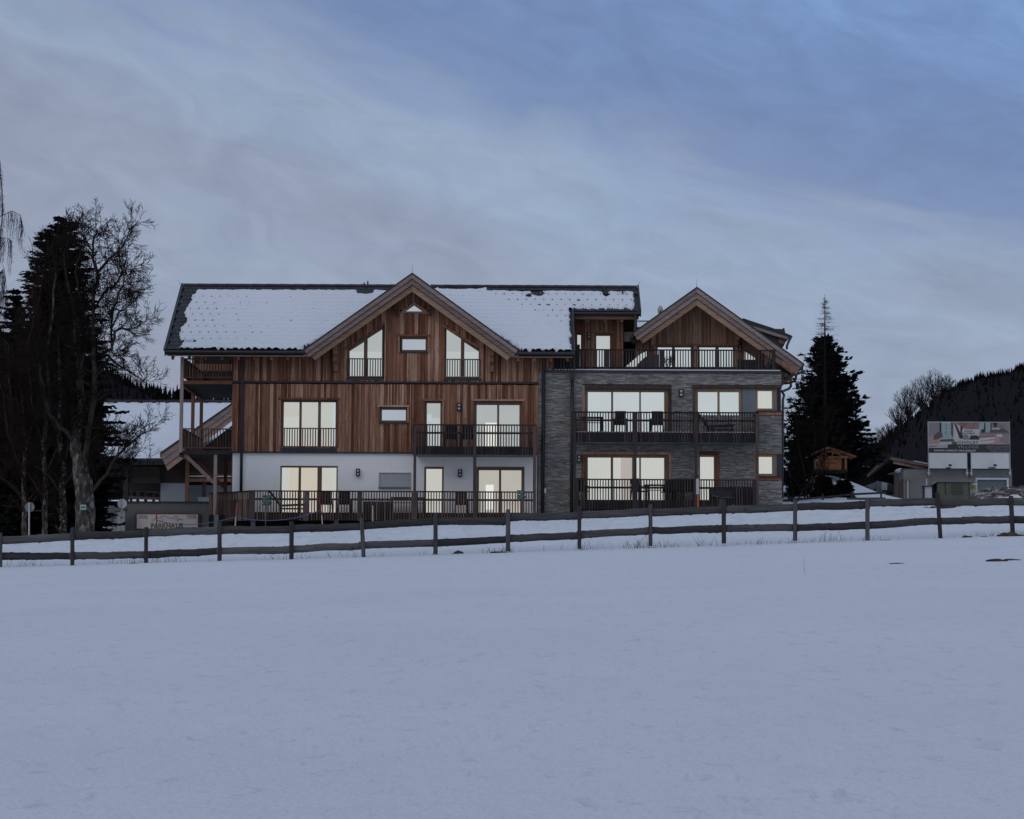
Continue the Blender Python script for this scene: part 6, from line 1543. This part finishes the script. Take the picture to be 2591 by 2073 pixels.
# conifers
def conifer(name, label, apex, base_row, Y, half_px, seed, mat='needle', whorls=60, droop=.35, sparse_top=0.0, dens=1.0, asym=0.0, shape=.85, upturn=0.0, bottom=.0, needle=.34):
    r = random.Random(seed); A_ = P(apex[0], apex[1], Y); zb_ = P(apex[0], base_row, Y).z; H_ = A_.z-zb_; ppm = FPX/Y; Rm = half_px/ppm
    t_ = thing(name, (A_.x, Y, zb_), label, 'tree')
    wd = MB().tube([(A_.x, Y, zb_-.3), (A_.x+.05, Y, zb_+H_*.5), (A_.x, Y, A_.z)], [H_*.022, H_*.013, .012], 8, cap=False); fo = MB()
    for w_ in range(whorls):
        u = (w_+.5)/whorls      # 0 top .. 1 bottom
        z0_ = A_.z-H_*(u*(1-bottom)); rad = Rm*(u**shape)*(1 if u < .9 else 1-.25*(u-.9)/.1); nb_ = max(5, int((7+u*9)*dens))
        for k in range(nb_):
            if r.random() < sparse_top*(1-u)**2: continue
            z = z0_+r.uniform(-1.2, 1.2)*H_/whorls*(1 if u > .04 else 0); an = r.uniform(0, 2*math.pi); L_ = rad*r.uniform(.62, 1.12)*(1+asym*math.cos(an))*(1+.22*noise.noise(Vector((an*1.5, z*.9, seed)))*1.6)
            L_ = max(L_, .16)
            d = Vector((math.cos(an), math.sin(an), 0)); n_ = max(3, int(L_/.28)); pts = []
            for i in range(n_+1):
                s = i/n_; pts.append(Vector((A_.x, Y, z))+d*(L_*s)+Vector((0, 0, -droop*L_*s*(1-.45*s)+upturn*L_*s*s+.25*(1-u)*s*L_)))
            wd.tube(pts, [max(.006, .016*L_*(1-i/(n_+.5))) for i in range(n_+1)], 3, cap=False)
            side = Vector((-d.y, d.x, 0))
            for i in range(1, n_+1):
                s = i/n_; c_ = pts[i]; wl = (.20+.30*L_*.35*(1-s))*needle/.34
                for sg in (-1, 1, 0):
                    for rep in range(4):
                        dr = (side*sg*r.uniform(.6, 1)+d*r.uniform(.3, .9)+Vector((0, 0, r.uniform(-.45, .15)+upturn))).normalized()
                        ln = wl*r.uniform(.8, 1.5); b0 = len(fo.v); o2 = c_-d*r.uniform(0, L_/n_); wq = r.uniform(.05, .10)*needle/.34
                        up_ = Vector((r.uniform(-.3, .3), r.uniform(-.3, .3), 1)); sd_ = dr.cross(up_).normalized()*wq
                        fo.v += [tuple(o2-sd_*.4), tuple(o2+dr*ln*.5+sd_+Vector((0, 0, .02))), tuple(o2+dr*ln), tuple(o2+dr*ln*.5-sd_-Vector((0, 0, .04)))]
                        fo.f.append((b0, b0+1, b0+2, b0+3))
    wd.build('trunk', M['twig'], t_); fo.build('crown', M[mat], t_, kind='stuff'); return t_
conifer('spruce_tree', 'taller dark spruce behind the bare trees on the left', (160, 549), 1384, 99, 176, 3, whorls=78, shape=.44)
conifer('spruce_tree', 'left spruce of the pair, its pointed top slightly lower', (116, 585), 1384, 98, 150, 4, whorls=66, shape=.52)
conifer('spruce_tree', 'narrow dark spruce at the left frame edge behind twigs', (34, 730), 1384, 101, 110, 5, whorls=44, shape=.5)
conifer('young_spruce', 'low dark spruce right of the thick trunk by the garage wall', (238, 985), 1384, 101, 38, 6, whorls=40, shape=.32)
conifer('pine_tree', 'broad dark pine with upturned branches right of the stone wing', (2088, 858), 1236, 124, 138, 8, mat='pine', whorls=52, droop=.25, shape=.62, upturn=.42, dens=1.05, needle=.40)
conifer('low_conifer', 'low dark conifer beneath the orange hut', (2133, 1216), 1262, 114.5, 30, 9, mat='pine', whorls=16, shape=.5)
conifer('low_conifer', 'low dark conifer just right of the stone wing corner', (2020, 1120), 1266, 116, 34, 10, mat='pine', whorls=24, shape=.45)
conifer('low_conifer', 'low dark conifer left below the orange hut, right of the bare bush', (2082, 1206), 1264, 114, 32, 19, mat='pine', whorls=16, shape=.45)
# larch spire
lt = thing('larch_tree', (X(2088, 122, 1262), 122, P(2088, 1262, 122).z), 'leafless larch whose thin spire rises above the dark pine', 'tree')
wd = MB(); tw = MB(); r = random.Random(3); A_ = P(2087, 745, 122); B_ = P(2088, 1262, 122)
wd.tube([B_, B_.lerp(A_, .5), A_], [.16, .09, .008], 6, cap=False)
for i in range(230):
    s = r.random()**.8; q_ = A_.lerp(B_, s*.72); L_ = (.10+1.75*min(1, (s*.72)/.5)**1.1)*r.uniform(.45, 1.05); an = r.uniform(0, 6.28); d = Vector((math.cos(an), math.sin(an), .05)); c_ = q_; pts = [q_]
    for k in range(4): d = (d+Vector((r.gauss(0, .12), r.gauss(0, .12), -.10 if k < 2 else .16))).normalized(); c_ = c_+d*L_/4; pts.append(c_)
    tw.tube(pts, [.012, .009, .007, .005, .003], 3, cap=False)
    for k in range(1, 5):
        for _ in range(3):
            dd = Vector((r.gauss(0, 1), r.gauss(0, 1), -.5+r.gauss(0, .4))).normalized(); tw.tube([pts[k], pts[k]+dd*r.uniform(.08, .24)], [.006, .003], 3, cap=False)
wd.build('trunk', M['twig'], lt); tw.build('crown', M['twigfar'], lt, kind='stuff')
bare_tree('bare_shrub', 'tangled bare bush in front of the dark pine', (2045, 1262), [([(2045, 1268), (2035, 1200), (2020, 1130), (2015, 1080)], .05, .02, 0), ([(2048, 1268), (2060, 1190), (2062, 1120), (2058, 1060)], .05, .015, 0), ([(2050, 1268), (2085, 1180), (2090, 1110)], .04, .015, 0), ([(2040, 1268), (2000, 1200), (1998, 1150)], .04, .015, 0)], 114.0, 21, depth=3, spawn=.45, tl=1.0, twig='browntwig')
bare_tree('dark_tree', 'small dark tree with arched trunk at the right corner of the stone wing', (2010, 1268), [([(2012, 1285), (2003, 1268), (1992, 1250), (1990, 1230)], .05, .03, 0), ([(2012, 1285), (2030, 1240), (2060, 1210)], .05, .02, 0), ([(2010, 1270), (1998, 1200), (1990, 1150)], .04, .02, .5)], 111.0, 22, depth=3, spawn=.5, tl=.9)
# hillside bare trees
HB = [(2275, 1082, 1030, 24), (2300, 1062, 985, 34), (2335, 1040, 965, 40), (2368, 1020, 950, 40), (2392, 1002, 958, 30), (2232, 1150, 1092, 34), (2212, 1175, 1110, 28), (2255, 1120, 1078, 24), (2190, 1215, 1140, 26)]
HL = ['lowest of the bare fan shaped trees on the right hill ridge', 'second bare fan tree from the left on the hill ridge', 'broad bare fan tree in the middle of the ridge group', 'tallest bare fan tree of the ridge group', 'bare tree at the upper right end of the ridge group', 'rounded bare bush tree at the hill foot', 'leftmost rounded bare bush at the hill foot beside the pine', 'small bare bush between hill foot and ridge trees', 'dark bare bush just above the carport roofs']
for k, ((px, rb, rt, hw), lab) in enumerate(zip(HB, HL)):
    Yh = 330; r = random.Random(100+k); B_ = P(px, rb+6, Yh); T_ = P(px, rt, Yh); H_ = T_.z-B_.z; t_ = thing('hill_tree', B_, lab, 'tree', 'bare trees on the right hillside'); tw = MB()
    hwm = hw/(FPX/Yh)
    for q in range(15):
        s = -1+2*(q+r.uniform(.2, .8))/15; e = B_+Vector((s*hwm, r.uniform(-1, 1)*hwm*.6, H_*(1-.45*s*s)*r.uniform(.78, .95))); m1 = B_+Vector((s*hwm*.22, 0, H_*.22)); m2 = B_.lerp(e, .62)+Vector((0, 0, H_*.03))
        tw.tube([B_, m1, m2, e], [.10, .07, .045, .02], 4, cap=False)
        for q_, d0 in ((m1, m2-m1), (m1.lerp(m2, .5), m2-m1), (m2, e-m2), (m2.lerp(e, .5), e-m2), (e, e-m2)):
            for _ in range(2):
                nd = (d0.normalized()+Vector((s*.25+r.gauss(0, .3), r.gauss(0, .3), .2))).normalized(); grow(tw, tw, q_, nd, H_*.15, .028, 2, r, bend=.2, up=.12)
    tw.build('crown', M['twigfar'], t_)
    nb_ = MB().tube([B_-Vector((0, 0, .8)), B_+Vector((0, 0, .2))], [.22, .15], 6).build('trunk', M['twigfar'], t_)
# conifers on the left hill crest and behind the ridge
for k, (px, rt, rb) in enumerate(((402, 995, 1016), (411, 999, 1016), (396, 1000, 1015), (452, 988, 1012), (470, 985, 1012))):
    conifer('distant_conifer', ['middle one of three tiny conifers on the far left hill crest', 'rightmost of three tiny conifers on the far left hill crest', 'leftmost of three tiny conifers on the far left hill crest', 'bushy treetop behind the neighbour roof, left of the balcony posts', 'bushy treetop behind the neighbour roof, between the balcony posts'][k], (px, rt), rb, 220, 4 if k < 3 else 16, 30+k, whorls=8, needle=.5, bottom=.0)
# ================================================================== BALCONY FURNITURE
def make_chair():
    t_ = thing('garden_chair', (0, 0, 0), 'x', 'chair', 'dark garden chairs on the balconies')
    MB().box(-.26, .26, -.24, .24, .40, .45).build('seat', M['furn'], t_)
    m_ = MB(); m_.beam((0, .24, .44), (0, .36, 1.0), .50, .03, (0, 1, 0)); m_.build('backrest', M['furn'], t_)
    for s in (-1, 1):
        m_ = MB(); m_.beam((s*.29, -.26, 0), (s*.29, -.24, .64), .04, .04); m_.build('leg', M['furn'], t_)
        m_ = MB(); m_.beam((s*.29, .3, 0), (s*.27, .24, .64), .04, .04); m_.build('leg', M['furn'], t_)
        MB().box(s*.29-.03, s*.29+.03, -.28, .30, .64, .67).build('armrest', M['furn'], t_)
    return t_
def place(root, px, Y, zf, rz, lab, grp=None, first=[True]):
    x = X(px, Y, 1200)
    return dup(root, (x, Y, zf), rz, lab, grp)
ch0 = make_chair(); used = [False]
def put_chair(px, Y, zf, rz, lab):
    x = X(px, Y, 1200)
    if not used[0]: used[0] = True; ch0.location = (x, Y, zf); ch0.rotation_euler.z = rz; ch0['label'] = lab; return
    dup(ch0, (x, Y, zf), rz, lab)
zM = Z(1130, YB, 1200); zR1 = Z(1094, YB, 1690); zG1 = Z(1297, YT, 1000); zG2 = Z(1265, YT, 1690)
zM = zM-.0
put_chair(1140, 105.0, zM-.02, math.pi, 'dark chair behind the middle balcony slats, left of its twin'); put_chair(1182, 105.0, zM-.02, math.pi, 'dark chair behind the middle balcony slats, right of its twin')
put_chair(1569, 105.0, zR1-.02, math.pi, 'dark chair on the stone wing balcony before the middle pane'); put_chair(1662, 105.0, zR1-.02, math.pi, 'dark chair on the stone wing balcony at the right pane edge')
put_chair(873, 105.1, zG1-.02, math.pi, 'dark chair on the brown terrace right of the wide ground window'); put_chair(1168, 105.0, zG1-.02, math.pi, 'dark chair on the brown terrace between narrow door and double door')
put_chair(1471, 105.0, zG2-.02, math.pi*.9, 'dark chair at the left end of the stone wing ground terrace'); put_chair(1619, 105.0, zG2-.02, math.pi*.75, 'dark chair left of the table on the stone wing ground terrace')
put_chair(1715, 105.2, zG2-.02, math.pi, 'left dark chair of the pair by the stone wall, ground terrace'); put_chair(1741, 105.0, zG2-.02, math.pi, 'right dark chair of the pair by the stone wall, ground terrace')
put_chair(823, 105.2, zG1-.02, math.pi*1.1, 'dark chair in front of the lit window behind the terrace post'); put_chair(1690, 105.4, zG2-.02, math.pi*1.05, 'dark chair right of the table on the stone wing ground terrace')
def make_table(w_, d_, lab, px, Y, zf, cat_='table'):
    x = X(px, Y, 1200); t_ = thing('garden_table', (x, Y, zf), lab, 'table', 'garden tables on the balconies')
    MB().box(x-w_/2, x+w_/2, Y-d_/2, Y+d_/2, zf+.70, zf+.745).build('table_top', M['furn'], t_)
    for s in (-1, 1):
        for u in (-1, 1): MB().box(x+s*(w_/2-.05)-.025, x+s*(w_/2-.05)+.025, Y+u*(d_/2-.05)-.025, Y+u*(d_/2-.05)+.025, zf, zf+.70).build('leg', M['furn'], t_)
    for k in range(2): MB().box(x-w_/2+.05, x+w_/2-.05, Y-.03, Y+.03, zf+.60-k*.12, zf+.63-k*.12).build('stretcher', M['furn'], t_)
make_table(1.05, .7, 'dark table at the left end of the stone wing balcony', 1496, 105.1, zR1-.02); make_table(1.0, .7, 'dark table on the brown terrace beside the tall post', 1018, 105.2, zG1-.02)
make_table(1.1, .7, 'dark table on the stone wing ground terrace before the curtains', 1662, 105.2, zG2-.02); make_table(.55, .5, 'small side table at the narrow ground floor door', 1060, 105.3, zG1-.02)
def lounger(px, Y, zf, lab, flip=1):
    x = X(px, Y, 1200); t_ = thing('sun_lounger', (x, Y, zf), lab, 'sun lounger')
    MB().beam((x-flip*.1, Y, zf+.34), (x+flip*1.15, Y, zf+.40), .55, .07).build('mattress', M['furn'], t_); MB().beam((x-flip*.1, Y, zf+.34), (x-flip*.62, Y, zf+1.02), .55, .08).build('backrest', M['furn'], t_)
    for a_ in (-.05, 1.0):
        for u in (-.25, .25): MB().box(x+flip*a_-.02, x+flip*a_+.02, Y+u-.02, Y+u+.02, zf, zf+.34).build('leg', M['furn'], t_)
    MB().beam((x-flip*.1, Y, zf+.2), (x+flip*1.1, Y, zf+.2), .5, .05).build('frame', M['furn'], t_)
lounger(1796, 105.0, zR1-.02, 'dark sun lounger on the stone wing balcony before the double window'); lounger(716, 105.1, zG1-.02, 'dark sun lounger on the brown terrace under the wide window')
def bench(px0, px1, rt, Y, zf, lab, nm='covered_sofa', mat='cover', cat_='sofa'):
    x0, x1 = X(px0, Y, 1250), X(px1, Y, 1250); zt_ = P((px0+px1)/2, rt, Y).z; t_ = thing(nm, ((x0+x1)/2, Y, zf), lab, cat_)
    MB().box(x0, x1, Y-.05, Y+.4, zf, zf+(zt_-zf)*.62).build('seat', M[mat], t_); MB().box(x0, x1, Y+.4, Y+.55, zf, zt_).build('backrest', M[mat], t_)
    for a_ in (x0, x1-.14): MB().box(a_, a_+.14, Y-.08, Y+.39, zf, zf+(zt_-zf)*.8).build('armrest', M[mat], t_)
bench(919, 994, 1268, 105.1, zG1-.02, 'long dark covered bench on the brown terrace below the louvred window')
bench(1797, 1905, 1232, 105.2, zG2-.02, 'wide dark sofa on the stone wing ground terrace at its right end', mat='furn')
bench(1868, 1950, 908, 107.3, zT+.05, 'dark sofa behind the roof terrace railing at the right end', mat='furn')
def barrel(x0p, x1p, rt, Y, zf, lab):
    x0, x1 = X(x0p, Y, 920), X(x1p, Y, 920); zt_ = P((x0p+x1p)/2, rt, Y).z; t_ = thing('covered_tub', ((x0+x1)/2, Y, zf), lab, 'hot tub')
    pr = [(x0, zf)]+[(x0+(x1-x0)*k/10, zf+(zt_-zf)*math.sin(math.pi/2*min(1, (k/10)*1.25))) for k in range(1, 11)]+[(x1, zf)]
    MB().prism(pr, Y, Y+1.1).build('cover', M['cover'], t_); MB().prism([(x0+.1, zf-.02), (x1-.05, zf-.02), (x1-.05, zf+.12), (x0+.1, zf+.12)], Y-.03, Y+1.0).build('base', M['furn'], t_)
barrel(1592, 1668, 897, 107.4, zT+.05, 'round backed grey brown covered tub on the roof terrace')
pt = thing('potted_plant', (X(1693, 107.6, 920), 107.6, zT+.03), 'bare potted plant on the roof terrace before the lit gable window', 'plant')
q_ = Vector((X(1693, 107.6, 920), 107.6, zT)); MB().tube([q_+Vector((0, 0, .03)), q_+Vector((0, 0, .42))], [.2, .26], 12).build('pot', M['furn'], pt)
tw = MB(); r = random.Random(2)
for _ in range(10): grow(tw, tw, q_+Vector((0, 0, .42)), Vector((r.gauss(0, .5), r.gauss(0, .3), 1)).normalized(), .32, .012, 2, r)
tw.build('branches', M['twig'], pt)
